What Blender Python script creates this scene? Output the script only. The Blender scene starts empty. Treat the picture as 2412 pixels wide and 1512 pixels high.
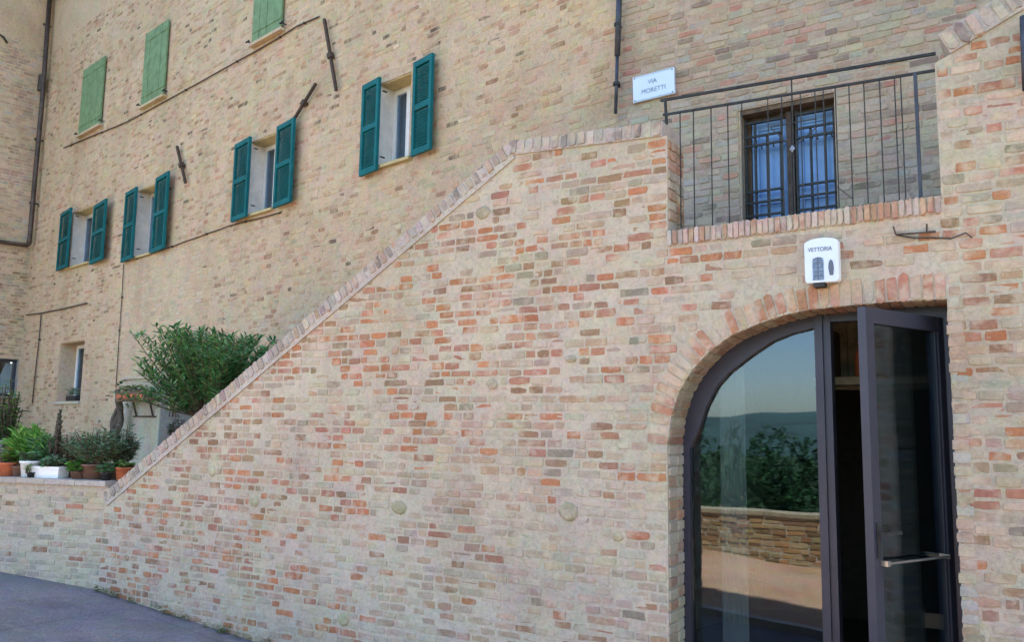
import bpy, bmesh, math, random
import numpy as np
from mathutils import Vector, Matrix, Euler
from mathutils.geometry import tessellate_polygon
R = math.radians
rnd = random.Random(7)
C = bpy.context.scene.collection
SC = bpy.context.scene

# ------------------------------------------------------------------ camera, sky, sun, exposure
EYE = 1.65
FPX = 2000.0            # focal length in units of a 2412 px wide picture
cam = bpy.data.cameras.new('camera'); co = bpy.data.objects.new('camera', cam); C.objects.link(co)
cam.sensor_width = 36.0; cam.lens = FPX / 2412 * 36.0
cam.clip_start = 0.05; cam.clip_end = 6000
CAMROT = (Matrix.Rotation(R(90 + 7.24), 3, 'X') @ Matrix.Rotation(R(0.9), 3, 'Z'))
co.matrix_world = Matrix.Translation((0, 0, EYE)) @ CAMROT.to_4x4()
SC.camera = co

SUN_EL, SUN_AZ = 66.0, 32.0        # azimuth clockwise from +Y: the sun stands behind the houses
w = bpy.data.worlds.new('World'); SC.world = w; w.use_nodes = True
nt = w.node_tree; nt.nodes.clear()
sky = nt.nodes.new('ShaderNodeTexSky'); sky.sky_type = 'NISHITA'; sky.sun_disc = False
sky.sun_elevation = R(SUN_EL); sky.sun_rotation = R(SUN_AZ); sky.air_density = 1.0; sky.dust_density = 1.0; sky.ozone_density = 0.6
bg = nt.nodes.new('ShaderNodeBackground'); bg.inputs[1].default_value = 0.09
wo = nt.nodes.new('ShaderNodeOutputWorld')
nt.links.new(sky.outputs[0], bg.inputs[0]); nt.links.new(bg.outputs[0], wo.inputs[0])
sl = bpy.data.lights.new('sun', 'SUN'); sl.energy = 5.0; sl.angle = R(0.6); sl.color = (1.0, 0.93, 0.82)
so = bpy.data.objects.new('sun', sl); C.objects.link(so)
sd = Vector((math.sin(R(SUN_AZ)) * math.cos(R(SUN_EL)), math.cos(R(SUN_AZ)) * math.cos(R(SUN_EL)), math.sin(R(SUN_EL))))
so.rotation_euler = (-sd).to_track_quat('-Z', 'Y').to_euler()
VS = SC.view_settings
VS.view_transform = 'Standard'; VS.look = 'None'; VS.gamma = 1.0; VS.use_curve_mapping = False
VS.exposure = 2.86

# ------------------------------------------------------------------ picture <-> place
def ray(px, py):
    return CAMROT @ Vector(((px - 1206) / FPX, -(py - 756) / FPX, -1.0))
def project(p):
    q = CAMROT.transposed() @ (Vector(p) - Vector((0, 0, EYE)))
    if q.z > -0.05: return None
    return (1206 + FPX * q.x / -q.z, 756 - FPX * q.y / -q.z, -q.z)

class Frame:
    """a vertical plane: x along it to the right, y away from the street, z up"""
    def __init__(s, vpx, point):
        r = ray(vpx, 1010 - .0155 * (1206 - vpx)); r.z = 0; r.normalize()
        s.u = -r; s.n = Vector((-s.u.y, s.u.x, 0)); s.o = Vector((point[0], point[1], 0))
        s.ang = math.atan2(s.u.y, s.u.x)
    def un(s, px, py, d=0.0):
        r = ray(px, py); e = Vector((0, 0, EYE))
        t = ((s.o + s.n * d) - e).dot(s.n) / r.dot(s.n)
        p = e + r * t
        return ((p - s.o).dot(s.u), p.z)
    def pt(s, x, z, d=0.0):
        return s.o + s.u * x + s.n * d + Vector((0, 0, z))
    def px(s, x, z, d=0.0):
        return project(s.pt(x, z, d))
    def loc(s, p):
        q = Vector(p) - s.o
        return Vector((q.dot(s.u), q.dot(s.n), q.z))

F = Frame(-2000, (0, 5.5))
B = Frame(-1800, F.pt(*F.un(1860, 400), 1.45).to_2d())
bx_, _ = B.un(1455, 300)
pc = B.pt(bx_, 0)
A = Frame(-975, pc.to_2d())
ax_, _ = A.un(92, 400)
CW = Frame(3038, A.pt(ax_, 0).to_2d())     # frame turned: fix orientation so x runs left->right, y away
CW.u = A.n.copy(); CW.n = Vector((-CW.u.y, CW.u.x, 0)); CW.ang = math.atan2(CW.u.y, CW.u.x)
# the wing wall runs from the viewer's side (x < 0) to the inner corner (x = 0)
tx_, _ = F.un(237, 1300)
T = Frame(-6000, F.pt(tx_, 0, 0.02).to_2d())

# ------------------------------------------------------------------ materials
def newmat(name):
    m = bpy.data.materials.new(name); m.use_nodes = True; t = m.node_tree
    return m, t, t.nodes['Principled BSDF']
def N(t, kind, **kw):
    n = t.nodes.new(kind)
    for k, v in kw.items():
        if k.startswith('i_'):
            key = k[2:]; key = int(key) if key.isdigit() else key.replace('_', ' ')
            n.inputs[key].default_value = v
        else: setattr(n, k, v)
    return n
def noise(t, pos, scale, detail=4, rough=.6):
    n = N(t, 'ShaderNodeTexNoise'); n.inputs['Scale'].default_value = scale; n.inputs['Detail'].default_value = detail
    n.inputs['Roughness'].default_value = rough
    t.links.new(pos, n.inputs['Vector']); return n.outputs['Fac']
def ramp(t, fac, stops):
    r = N(t, 'ShaderNodeValToRGB'); e = r.color_ramp.elements
    while len(e) < len(stops): e.new(.5)
    for el, (p, c) in zip(e, stops):
        el.position = p; el.color = (c if len(c) == 4 else (*c, 1)) if not isinstance(c, (int, float)) else (c, c, c, 1)
    t.links.new(fac, r.inputs[0]); return r.outputs[0]
def mix(t, fac, a, b, mode='MIX'):
    m = N(t, 'ShaderNodeMix', data_type='RGBA', blend_type=mode)
    for sock, v in ((m.inputs[0], fac), (m.inputs[6], a), (m.inputs[7], b)):
        if hasattr(v, 'is_linked') or isinstance(v, bpy.types.NodeSocket): t.links.new(v, sock)
        elif isinstance(v, (int, float)): sock.default_value = v
        else: sock.default_value = (*v, 1)
    return m.outputs[2]
def bump(t, bs, h, dist, strength=1.0):
    b = N(t, 'ShaderNodeBump'); b.inputs['Distance'].default_value = dist; b.inputs['Strength'].default_value = strength
    t.links.new(h, b.inputs['Height']); t.links.new(b.outputs[0], bs.inputs['Normal'])

MORT = (.56, .475, .35)
def mottle(t, pos, col, amt, sc=5.0):
    n = N(t, 'ShaderNodeTexNoise'); n.inputs['Scale'].default_value = sc; n.inputs['Detail'].default_value = 4; n.inputs['Roughness'].default_value = .7
    t.links.new(pos, n.inputs['Vector']); return mix(t, amt, col, n.outputs['Color'], 'OVERLAY')
def finish(t, pos, col, pits, tint):
    if pits:
        p = ramp(t, noise(t, pos, 18, 3, .7), [(.60, 0.0), (.68, pits)]); col = mix(t, p, col, (.17, .125, .085))
    return mix(t, 1.0, col, tint, 'MULTIPLY')
def brick_mat(name, source, mort=MORT, smear=.60, lo=.47, hi=.64, mo=.15, pits=0.0, tint=(.945, .955, .965)):
    m, t, bs = newmat(name)
    pos = N(t, 'ShaderNodeNewGeometry').outputs['Position']
    if source == 'object': col = N(t, 'ShaderNodeObjectInfo').outputs['Color']
    else:
        a = N(t, 'ShaderNodeAttribute', attribute_name='bc'); col = a.outputs['Color']
    mp = N(t, 'ShaderNodeMapping'); mp.inputs['Scale'].default_value = (1.6, 1.6, .8); t.links.new(pos, mp.inputs[0])
    stk = ramp(t, noise(t, mp.outputs[0], 1.0, 5, .65), [(.34, (.88, .86, .84)), (.5, (1, 1, 1))])
    g = noise(t, pos, 55, 6, .7); col2 = mix(t, 1.0, col, ramp(t, g, [(.25, .72), (.55, 1.0), (.8, 1.22)]), 'MULTIPLY')
    s = noise(t, pos, 11, 5, .65)
    s2 = noise(t, pos, 2.3, 3, .5)
    add = N(t, 'ShaderNodeMath', operation='ADD'); t.links.new(s, add.inputs[0])
    sub = N(t, 'ShaderNodeMath', operation='MULTIPLY_ADD'); t.links.new(s2, sub.inputs[0]); sub.inputs[1].default_value = .35; sub.inputs[2].default_value = -.175
    t.links.new(sub.outputs[0], add.inputs[1])
    f = ramp(t, add.outputs[0], [(lo, 0.0), (hi, smear)])
    col3 = mottle(t, pos, mottle(t, pos, mix(t, 1.0, mix(t, f, col2, mort), stk, 'MULTIPLY'), mo, 3.5), mo, 17)
    col3 = finish(t, pos, col3, pits, tint)
    t.links.new(col3, bs.inputs['Base Color']); bs.inputs['Roughness'].default_value = .93
    bs.inputs['Specular IOR Level'].default_value = .2
    bump(t, bs, noise(t, pos, 70, 5, .7), .006, .8)
    return m
def mortar_mat(name, c1, c2, c3=None, mot=.3, pits=0.0, tint=(.945, .955, .965)):
    m, t, bs = newmat(name)
    pos = N(t, 'ShaderNodeNewGeometry').outputs['Position']
    a = ramp(t, noise(t, pos, 1.1, 4, .6), [(.35, c1), (.65, c2)])
    b = ramp(t, noise(t, pos, 38, 6, .75), [(.25, .66), (.5, .98), (.8, 1.2)])
    col = mix(t, 1.0, a, b, 'MULTIPLY')
    mp = N(t, 'ShaderNodeMapping'); mp.inputs['Scale'].default_value = (1.6, 1.6, .8); t.links.new(pos, mp.inputs[0])
    col = mix(t, 1.0, col, ramp(t, noise(t, mp.outputs[0], 1.0, 5, .65), [(.34, (.88, .86, .84)), (.5, (1, 1, 1))]), 'MULTIPLY')
    if c3: col = mix(t, ramp(t, noise(t, pos, 4.5, 5, .7), [(.55, 0.0), (.7, .6)]), col, c3)
    if pits or mot > .13: col = finish(t, pos, col, pits, tint)
    if mot: col = mottle(t, pos, mottle(t, pos, col, mot, 3.5), mot, 17)
    t.links.new(col, bs.inputs['Base Color']); bs.inputs['Roughness'].default_value = .95
    bs.inputs['Specular IOR Level'].default_value = .15
    bump(t, bs, noise(t, pos, 22, 7, .75), .018, 1.0)
    return m
def plain(name, c, rough=.6, metal=0.0, var=.12, scale=14, bmp=0.0, spec=.4, c2=None):
    m, t, bs = newmat(name)
    pos = N(t, 'ShaderNodeNewGeometry').outputs['Position']
    nz = noise(t, pos, scale, 5, .65)
    lo = tuple(max(0, x * (1 - var * 2)) for x in c); hi = c2 or tuple(min(1, x * (1 + var)) for x in c)
    t.links.new(ramp(t, nz, [(.3, lo), (.68, hi)]), bs.inputs['Base Color'])
    bs.inputs['Roughness'].default_value = rough; bs.inputs['Metallic'].default_value = metal
    bs.inputs['Specular IOR Level'].default_value = spec
    if bmp: bump(t, bs, noise(t, pos, scale * 3, 5, .7), bmp)
    return m
def leaf_mat(name):
    m, t, bs = newmat(name)
    a = N(t, 'ShaderNodeAttribute', attribute_name='bc')
    t.links.new(a.outputs['Color'], bs.inputs['Base Color'])
    bs.inputs['Roughness'].default_value = .5; bs.inputs['Specular IOR Level'].default_value = .3
    tr = N(t, 'ShaderNodeBsdfTranslucent'); t.links.new(a.outputs['Color'], tr.inputs[0])
    mx = N(t, 'ShaderNodeMixShader'); mx.inputs[0].default_value = .3
    t.links.new(bs.outputs[0], mx.inputs[1]); t.links.new(tr.outputs[0], mx.inputs[2])
    t.links.new(mx.outputs[0], t.nodes['Material Output'].inputs[0])
    return m
def glass_mat(name, refl, tint):
    m, t, bs = newmat(name)
    gl = N(t, 'ShaderNodeBsdfGlossy'); gl.inputs['Roughness'].default_value = .012; gl.inputs[0].default_value = (.66, .80, .97, 1)
    pos = N(t, 'ShaderNodeNewGeometry').outputs['Position']
    b = N(t, 'ShaderNodeBump'); b.inputs['Distance'].default_value = .0006; t.links.new(noise(t, pos, 2.5, 1), b.inputs['Height'])
    t.links.new(b.outputs[0], gl.inputs['Normal'])
    tr = N(t, 'ShaderNodeBsdfTransparent'); tr.inputs[0].default_value = (*tint, 1)
    mx = N(t, 'ShaderNodeMixShader')
    lw = N(t, 'ShaderNodeLayerWeight'); lw.inputs[0].default_value = .25
    mp = N(t, 'ShaderNodeMath', operation='MULTIPLY_ADD'); mp.inputs[1].default_value = .8; mp.inputs[2].default_value = refl
    t.links.new(lw.outputs['Fresnel'], mp.inputs[0]); t.links.new(mp.outputs[0], mx.inputs[0])
    t.links.new(tr.outputs[0], mx.inputs[1]); t.links.new(gl.outputs[0], mx.inputs[2])
    t.links.new(mx.outputs[0], t.nodes['Material Output'].inputs[0])
    return m

M = {}
M['brick_o'] = brick_mat('brick_single', 'object'); M['brick_m'] = brick_mat('brick_mass', 'attr')
M['mortar'] = mortar_mat('lime_mortar', (.50, .425, .315), (.585, .50, .375), (.46, .42, .33), mot=.15)
WM = (.57, .42, .25)
M['abrick_o'] = brick_mat('house_brick_single', 'object', WM, .64, .43, .61, .2, .35, (.94, .955, 1.0)); M['abrick_m'] = brick_mat('house_brick_mass', 'attr', WM, .64, .43, .61, .2, .35, (.94, .955, 1.0))
M['amortar'] = mortar_mat('house_mortar', (.53, .39, .235), (.61, .45, .285), (.47, .38, .24), .2, .35, (.95, .965, 1.05)); M['umortar'] = mortar_mat('upper_mortar', (.44, .36, .24), (.50, .41, .28), (.44, .37, .26), .15, .2, (.98, .925, .98)); M['ochre'] = plain('ochre_render', (.47, .38, .19), .9); M['terr2'] = plain('lintel_render', (.42, .28, .15), .9)
M['plaster'] = mortar_mat('old_plaster', (.47, .41, .30), (.55, .48, .36), (.42, .39, .30))
M['plaster_grey_shade'] = mortar_mat('grey_plaster_shade', (.30, .28, .24), (.38, .355, .31))  # grey plaster, also used as painted shade on the plastered block's side
M['patch'] = mortar_mat('patch_render', (.52, .41, .27), (.58, .47, .32), (.45, .36, .24), mot=.24)
M['reveal'] = plain('reveal_plaster', (.74, .68, .61), .9, var=.08, scale=8, bmp=.003)
M['teal'] = plain('teal_paint', (.005, .115, .125), .6, spec=.15, var=.15, scale=6)
M['green'] = plain('green_paint', (.15, .245, .12), .75, var=.16, scale=9)
M['white'] = plain('white_paint', (.78, .78, .76), .5, var=.04)
M['signw'] = plain('enamel_white', (.60, .68, .78), .35, var=.03, scale=5)
M['letter'] = plain('letter_paint', (.10, .12, .16), .5)
M['lettergrey'] = plain('letter_blue_grey', (.22, .28, .36), .5)
M['emblem'] = plain('emblem_blue', (.16, .24, .34), .5, scale=60, var=.3)
M['iron'] = plain('dark_iron', (.035, .035, .033), .6, .3, var=.3, scale=30)
M['rust'] = plain('rusty_iron', (.075, .05, .035), .8, .1, var=.3, scale=30)
M['copper'] = plain('brown_pipe', (.085, .062, .05), .55, .3, var=.3, scale=6)
M['pipe'] = plain('dark_pipe', (.055, .06, .075), .5, .3, var=.25, scale=6)
M['frame'] = plain('dark_grey_frame', (.04, .042, .060), .42, .25, var=.08, scale=4)
M['bluedoor'] = plain('blue_door_sky_tint', (.17, .33, .60), .3, var=.10, scale=5, spec=.6)  # blue stands in for sky reflected in the balcony door's panes
M['wood'] = plain('brown_wood', (.12, .075, .04), .7, var=.3, scale=12, bmp=.002)
M['beam'] = plain('pale_beam', (.30, .25, .17), .8, var=.2, scale=10)
M['steel'] = plain('brushed_steel', (.42, .42, .40), .3, .9, var=.05)
M['glass'] = glass_mat('door_glass', .055, (.6, .66, .66))
M['wglass'] = glass_mat('window_glass', .06, (.8, .85, .86)); M['glass2'] = glass_mat('leaf_glass', .03, (.62, .66, .62))
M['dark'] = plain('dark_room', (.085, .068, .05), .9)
M['curtain'] = plain('curtain_cloth', (.75, .76, .76), .9, var=.05)
M['terracotta'] = plain('terracotta', (.50, .14, .06), .85, var=.15)
M['potbrown'] = plain('brown_pot', (.17, .09, .06), .85, var=.2)
M['bark'] = plain('bark', (.12, .085, .06), .9, var=.3, scale=30, bmp=.004)
M['leaf'] = leaf_mat('leaf')
M['soil'] = plain('soil', (.06, .04, .03), .95)
M['tile'] = plain('roof_tile', (.38, .18, .11), .9, var=.25, scale=3)
M['asphalt'] = mortar_mat('asphalt', (.17, .155, .165), (.23, .21, .21), (.31, .28, .25), mot=.25)
M['pave'] = mortar_mat('pink_paving', (.46, .26, .15), (.55, .33, .21))
M['earth'] = mortar_mat('grass_slope', (.018, .035, .014), (.03, .05, .02), mot=0)
M['field'] = mortar_mat('dry_fields', (.13, .16, .05), (.22, .2, .09))
M['hill'] = plain('wooded_hill_haze', (.03, .065, .06), .95, var=.3, scale=.03)  # distance haze is put into this blue-green

# ------------------------------------------------------------------ mesh helpers
class MB:
    def __init__(s): s.v = []; s.f = []; s.c = []
    def add(s, vs, fs, col=None):
        k = len(s.v); s.v += [tuple(p) for p in vs]
        for f in fs:
            s.f.append(tuple(k + i for i in f)); s.c.append(col)
        return s
    def box(s, x0, x1, y0, y1, z0, z1, col=None):
        v = [(x0, y0, z0), (x1, y0, z0), (x1, y1, z0), (x0, y1, z0), (x0, y0, z1), (x1, y0, z1), (x1, y1, z1), (x0, y1, z1)]
        return s.add(v, [(0, 3, 2, 1), (4, 5, 6, 7), (0, 1, 5, 4), (1, 2, 6, 5), (2, 3, 7, 6), (3, 0, 4, 7)], col)
    def bar(s, a, b, wx, wy, col=None):
        """straight square bar from a to b"""
        a = Vector(a); b = Vector(b); d = (b - a).normalized()
        up = Vector((0, 1, 0)) if abs(d.y) < .9 else Vector((1, 0, 0))
        p = d.cross(up).normalized() * wx / 2; q = d.cross(p).normalized() * wy / 2
        v = [a - p - q, a + p - q, a + p + q, a - p + q, b - p - q, b + p - q, b + p + q, b - p + q]
        return s.add(v, [(0, 3, 2, 1), (4, 5, 6, 7), (0, 1, 5, 4), (1, 2, 6, 5), (2, 3, 7, 6), (3, 0, 4, 7)], col)
    def tube(s, path, r, n=8, cap=True, col=None):
        path = [Vector(p) for p in path]; rs = r if isinstance(r, (list, tuple)) else [r] * len(path)
        k = len(s.v); up = Vector((.13, .21, .97)).normalized(); vs = []
        for i, p in enumerate(path):
            d = (path[min(i + 1, len(path) - 1)] - path[max(i - 1, 0)]).normalized()
            if abs(d.dot(up)) > .95: up = Vector((.97, .2, .1)).normalized()
            a = d.cross(up).normalized(); b = d.cross(a)
            vs += [p + (a * math.cos(t) + b * math.sin(t)) * rs[i] for t in [2 * math.pi * j / n for j in range(n)]]
        fs = []
        for i in range(len(path) - 1):
            for j in range(n):
                fs.append((i * n + j, i * n + (j + 1) % n, (i + 1) * n + (j + 1) % n, (i + 1) * n + j))
        if cap: fs.append(tuple(range(n))[::-1]); fs.append(tuple((len(path) - 1) * n + j for j in range(n)))
        return s.add(vs, fs, col)
    def lathe(s, prof, c=(0, 0, 0), n=20, col=None):
        vs = [(c[0] + r * math.cos(2 * math.pi * j / n), c[1] + r * math.sin(2 * math.pi * j / n), c[2] + z) for r, z in prof for j in range(n)]
        fs = [(i * n + j, i * n + (j + 1) % n, (i + 1) * n + (j + 1) % n, (i + 1) * n + j) for i in range(len(prof) - 1) for j in range(n)]
        fs.append(tuple(range(n))[::-1]); fs.append(tuple((len(prof) - 1) * n + j for j in range(n)))
        return s.add(vs, fs, col)
    def prism(s, poly, y0, y1, holes=(), col=None, back=True):
        """poly in (x, z); front at y0, back at y1"""
        loops = [poly] + list(holes)
        flat = [p for l in loops for p in l]; n = len(flat)
        tris = tessellate_polygon([[Vector((p[0], p[1], 0)) for p in l] for l in loops])
        fs = []
        for t in tris:
            a, b, c_ = [flat[i] for i in t]
            ccw = (b[0] - a[0]) * (c_[1] - a[1]) - (b[1] - a[1]) * (c_[0] - a[0]) > 0
            t = tuple(t) if ccw else tuple(t)[::-1]
            fs.append(t)
            if back: fs.append(tuple(i + n for i in t[::-1]))
        k = 0
        for li, l in enumerate(loops):
            area = sum(l[i][0] * l[(i + 1) % len(l)][1] - l[(i + 1) % len(l)][0] * l[i][1] for i in range(len(l)))
            for i in range(len(l)):
                a, b = k + i, k + (i + 1) % len(l)
                q = (a, a + n, b + n, b)
                if (area > 0) != (li == 0): q = q[::-1]
                fs.append(q)
            k += len(l)
        return s.add([(p[0], y0, p[1]) for p in flat] + [(p[0], y1, p[1]) for p in flat], fs, col)
    def mesh(s, name, mat, smooth=False):
        me = bpy.data.meshes.new(name); me.from_pydata(s.v, [], s.f)
        if any(c is not None for c in s.c):
            at = me.color_attributes.new('bc', 'FLOAT_COLOR', 'CORNER')
            tot = np.repeat(np.array([(*(c or (.5, .5, .5)), 1.0) for c in s.c], dtype=np.float32), [len(f) for f in s.f], axis=0)
            at.data.foreach_set('color', tot.ravel())
        if mat: me.materials.append(mat)
        if smooth: me.polygons.foreach_set('use_smooth', [True] * len(me.polygons))
        me.update(); return me
    def build(s, name, mat, parent=None, smooth=False, kind=None, label=None):
        o = bpy.data.objects.new(name, s.mesh(name, mat, smooth)); C.objects.link(o)
        if parent: o.parent = parent
        if kind: o['kind'] = kind
        if label: o['label'] = label
        return o

def thing(name, label, cat, frame=None, loc=(0, 0, 0), group=None, rz=0):
    o = bpy.data.objects.new(name, None); C.objects.link(o); o.empty_display_size = .1
    if frame is None: o.location = loc; o.rotation_euler = (0, 0, rz)
    else:
        o.location = frame.pt(loc[0], loc[2], loc[1]); o.rotation_euler = (0, 0, frame.ang + rz)
    o['label'] = label; o['category'] = cat
    if group: o['group'] = group
    return o
def tag(o, label, cat, group=None):
    o['label'] = label; o['category'] = cat
    if group: o['group'] = group
    return o

# ------------------------------------------------------------------ bricks
def unit_brick(seed, rough=.06):
    """1x1 in x,z, depth 1 in y, the face at y=0; eight-point worn outline with chipped corners"""
    r = random.Random(seed); v = []; ring = []
    for (x, z) in ((-.5, -.5), (0, -.5), (.5, -.5), (.5, 0), (.5, .5), (0, .5), (-.5, .5), (-.5, 0)):
        cor = x != 0 and z != 0; ch = r.choice((0, 0, .02, .05, .09)) if cor else 0
        ring.append((x * (1 - ch) + r.uniform(-1, 1) * rough * .45, z * (1 - ch * 2.2) + r.uniform(-1, 1) * rough * 1.3))
    for (sc, y) in ((1.0, 1.0), (1.0, .06), (.93, .0)):
        for (x, z) in ring: v.append((x * (1 if sc == 1 else .965), y + (r.uniform(0, .03) if sc < 1 else 0), z * (1 if sc == 1 else .9)))
    f = [tuple(range(16, 24))]
    for b in (0, 8):
        for i in range(8):
            j = (i + 1) % 8; f.append((b + i, b + j, b + 8 + j, b + 8 + i))
    return v, f
UB = [unit_brick(i) for i in range(24)]
UBM = {}
def brick_mesh(i, key):
    if (i, key) not in UBM:
        mb = MB(); mb.add(*UB[i]); UBM[(i, key)] = mb.mesh('brick', M[key])
    return UBM[(i, key)]

def span(poly, z):
    xs = []
    for i in range(len(poly)):
        (x0, z0), (x1, z1) = poly[i], poly[(i + 1) % len(poly)]
        if (z0 <= z < z1) or (z1 <= z < z0): xs.append(x0 + (z - z0) / (z1 - z0) * (x1 - x0))
    xs.sort(); return [(xs[i], xs[i + 1]) for i in range(0, len(xs) - 1, 2)]
def inter(a, b):
    out = []
    for (p, q) in a:
        for (r_, s_) in b:
            lo, hi = max(p, r_), min(q, s_)
            if hi - lo > .03: out.append((lo, hi))
    return out
def minus(a, b):
    for (p, q) in b:
        n = []
        for (lo, hi) in a:
            if q <= lo or p >= hi: n.append((lo, hi)); continue
            if p - lo > .03: n.append((lo, p))
            if hi - q > .03: n.append((q, hi))
        a = n
    return a
def courses(poly, holes, h, joint, lens, z0, z1, seed, lenj=.12):
    """list of (cx, cz, L, H) bricks filling the polygon"""
    r = random.Random(seed); out = []; k = 0; z = z0
    while z < z1:
        hh = h * r.uniform(.93, 1.07); a, b = z + joint * .5, z + hh - joint * .5; mid = (a + b) / 2
        sp = inter(span(poly, a), span(poly, b))
        for ho in holes: sp = minus(sp, span(ho, a) + span(ho, b) + span(ho, mid))
        for (lo, hi) in sp:
            x = lo + joint * .25; first = True
            while x < hi - .035:
                L = r.choice(lens) * r.uniform(1 - lenj, 1 + lenj)
                if first: L *= r.choice((.5, 1.0)); first = False
                if hi - (x + L) < .055: L = hi - x
                L = min(L, hi - x)
                jj = joint * r.uniform(.7, 1.5)
                if L - jj > .03:
                    dz = r.uniform(-.0028, .0028)
                    out.append((x + L / 2, mid + dz, L - jj, (b - a) * r.uniform(.86, 1.06)))
                x += L
        z += hh; k += 1
    return out

def lay(frame, parent, bricks, colour, mat, limit, proud=(.004, .013), depth=.05, off=(0, 0, 0), single=True, mass='brickwork', d0=0.0, minpx=0):
    """bricks: (cx, cz, L, H[, angle]); the largest in view become objects, the rest one mesh"""
    rr = random.Random(5); rec = []
    for i, b in enumerate(bricks):
        ang = b[4] if len(b) > 4 else 0
        p = frame.px(b[0] + off[0], b[1] + off[2], d0)
        vis = 0
        if p and -30 < p[0] < 2442 and -30 < p[1] < 1542: vis = b[2] * b[3] / p[2] ** 2
        rec.append((vis, i, b, ang, p))
    order = sorted(rec, key=lambda q: -q[0]); chosen = set()
    if single: chosen = {q[1] for q in order[:limit] if q[0] > 0}
    mb = MB()
    for vis, i, b, ang, p in rec:
        c = colour(b, p, rr); pr = rr.uniform(*proud)
        vi = rr.randrange(len(UB))
        if i in chosen:
            o = bpy.data.objects.new('brick', brick_mesh(vi, mat + '_o')); C.objects.link(o); o.parent = parent
            o.location = (b[0], -pr, b[1]); o.scale = (b[2], depth, b[3])
            o.rotation_euler = (0, -ang + rr.uniform(-.008, .008), 0); o.color = (*c, 1)
        else:
            ca, sa = math.cos(ang), math.sin(ang)
            vs = [(b[0] + v[0] * b[2] * ca - v[2] * b[3] * sa, -pr + v[1] * depth, b[1] + v[0] * b[2] * sa + v[2] * b[3] * ca) for v in UB[vi][0]]
            mb.add(vs, UB[vi][1], c)
    if mb.v: mb.build(mass, M[mat + '_m'], parent, kind='stuff')

def jit(c, r, a=.1):
    k = r.uniform(1 - a, 1 + a); return tuple(min(.9, max(.01, x * k * r.uniform(1 - a * .4, 1 + a * .4))) for x in c)
ORANGE, RED, BROWN, GREY, PALE, PINK, OCHRE = (.42, .185, .092), (.385, .19, .125), (.30, .185, .11), (.30, .25, .175), (.44, .36, .255), (.42, .315, .22), (.42, .30, .16)

# bricks that stand out on the stair wall, read off the photograph
SPOT = {ORANGE: [(2270,400),(2365,410),(2260,238),(2370,572),(2295,605),(2365,680),(2360,855),(2265,885),(2390,1270),(1715,608),(1770,655),(1545,683),(1555,713),(1190,660),(1130,580),(1160,555),(1275,555),(1270,435),(1080,712),(1050,715),(1205,978),(1430,970),(1300,1018),(1535,890),(1555,893),(985,1105),(1285,1132),(1030,1490),(1140,658),(1545,345),(1530,535),(1390,605),(1020,632),(880,640),(850,762),(870,762),(1345,607),(2045,600),(540,1000),(580,1000),(1000,1020),(690,1025),(870,915),(1130,958),(1200,893),(560,1060),(1520,490),(1455,570),(2200,560),(560,1060),(620,995),(400,1312),(1700,606)],
 RED: [(2375,355),(2280,800),(2315,970),(2370,1000),(2370,1410),(1625,695),(1590,730),(1490,713),(1410,740),(1300,520),(1330,500),(1115,960),(1230,893),(1130,868),(1100,878),(1400,995),(1445,1018),(1185,1155),(1220,1285),(645,1247),(700,1247),(1530,1255),(1400,1320),(1425,738),(1500,620),(1080,690),(1115,600),(1480,1090),(2350,245),(1980,560),(1930,560),(1180,895),(1175,885),(2095,590),(720,1250),(960,1200),(930,760),(950,762),(1530,300),(1500,410),(310,1340),(420,1380),(780,1475),(740,1410)],
 BROWN: [(2330,710),(2370,825),(2345,885),(1685,633),(1575,690),(1650,730),(1100,560),(1265,580),(1215,513),(1235,1018),(1430,900),(1440,925),(1275,1085),(1320,1088),(1330,1410),(1400,1505),(940,1220),(1450,592),(1430,618),(1505,655),(1470,730),(910,765),(900,735),(880,710),(1400,578),(1440,440),(1510,460),(1265,432),(470,1290),(330,1240),(350,1330)],
 GREY: [(1360,1135),(1215,1108),(1180,1108),(785,915),(960,828),(1330,620),(870,975),(1270,1410),(1420,690),(990,650),(1030,590)]}
SPOTL = [(x, y, c) for c, l in SPOT.items() for x, y in l]
def hsh(a, b):
    return (math.sin(a * 1.7 + 3.1) * math.cos(b * 2.3 + 1.7) + math.sin(a * .63 - b * .9 + .4)) * .5
def col_stair(b, p, r):
    if p:
        w_ = b[2] * FPX / p[2] * .62; hh = b[3] * FPX / p[2]
        for x, y, c in SPOTL:
            if abs(x - p[0]) < w_ * .45 and abs(y - p[1]) < hh * .62: return jit(c, r, .12)
        x, y = p[0], p[1]
    else: x, y = 2400, 1500
    cl = hsh(b[0] * 1.6, b[1] * 2.4)
    dens = .38 + .34 * cl + (.12 if y < 900 else 0) - (.12 if y > 1050 and 900 < x < 1600 else 0) - (.05 if y > 900 and x > 2200 else 0)
    t = r.random()
    if t < dens * .34: return jit(ORANGE, r, .14)
    if t < dens * .62: return jit(RED, r, .14)
    if t < dens * .92: return jit(BROWN, r, .16)
    if t < dens: return jit(GREY, r, .16)
    t = r.random()
    if t < .40: return jit(PALE, r, .12)
    if t < .75: return jit(PINK, r, .14)
    if t < .88: return jit((.41, .365, .27), r, .12)
    return jit((.39, .255, .165), r, .12)
def col_house(b, p, r):
    x, y = (p[0], p[1]) if p else (0, 0)
    if 285 < x < 470 and 590 < y < 960: pal = [((.54, .455, .31), .8), ((.47, .38, .25), .2)]
    else: pal = [((.52, .39, .235), .28), ((.50, .33, .20), .2), ((.46, .27, .165), .16), ((.43, .36, .22), .13), ((.34, .21, .12), .10), ((.58, .45, .29), .08), ((.17, .125, .08), .035)]
    t = r.random() * sum(q[1] for q in pal)
    for c, q in pal:
        t -= q
        if t <= 0: return jit(c, r, .12)
    return jit(pal[0][0], r)
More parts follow.
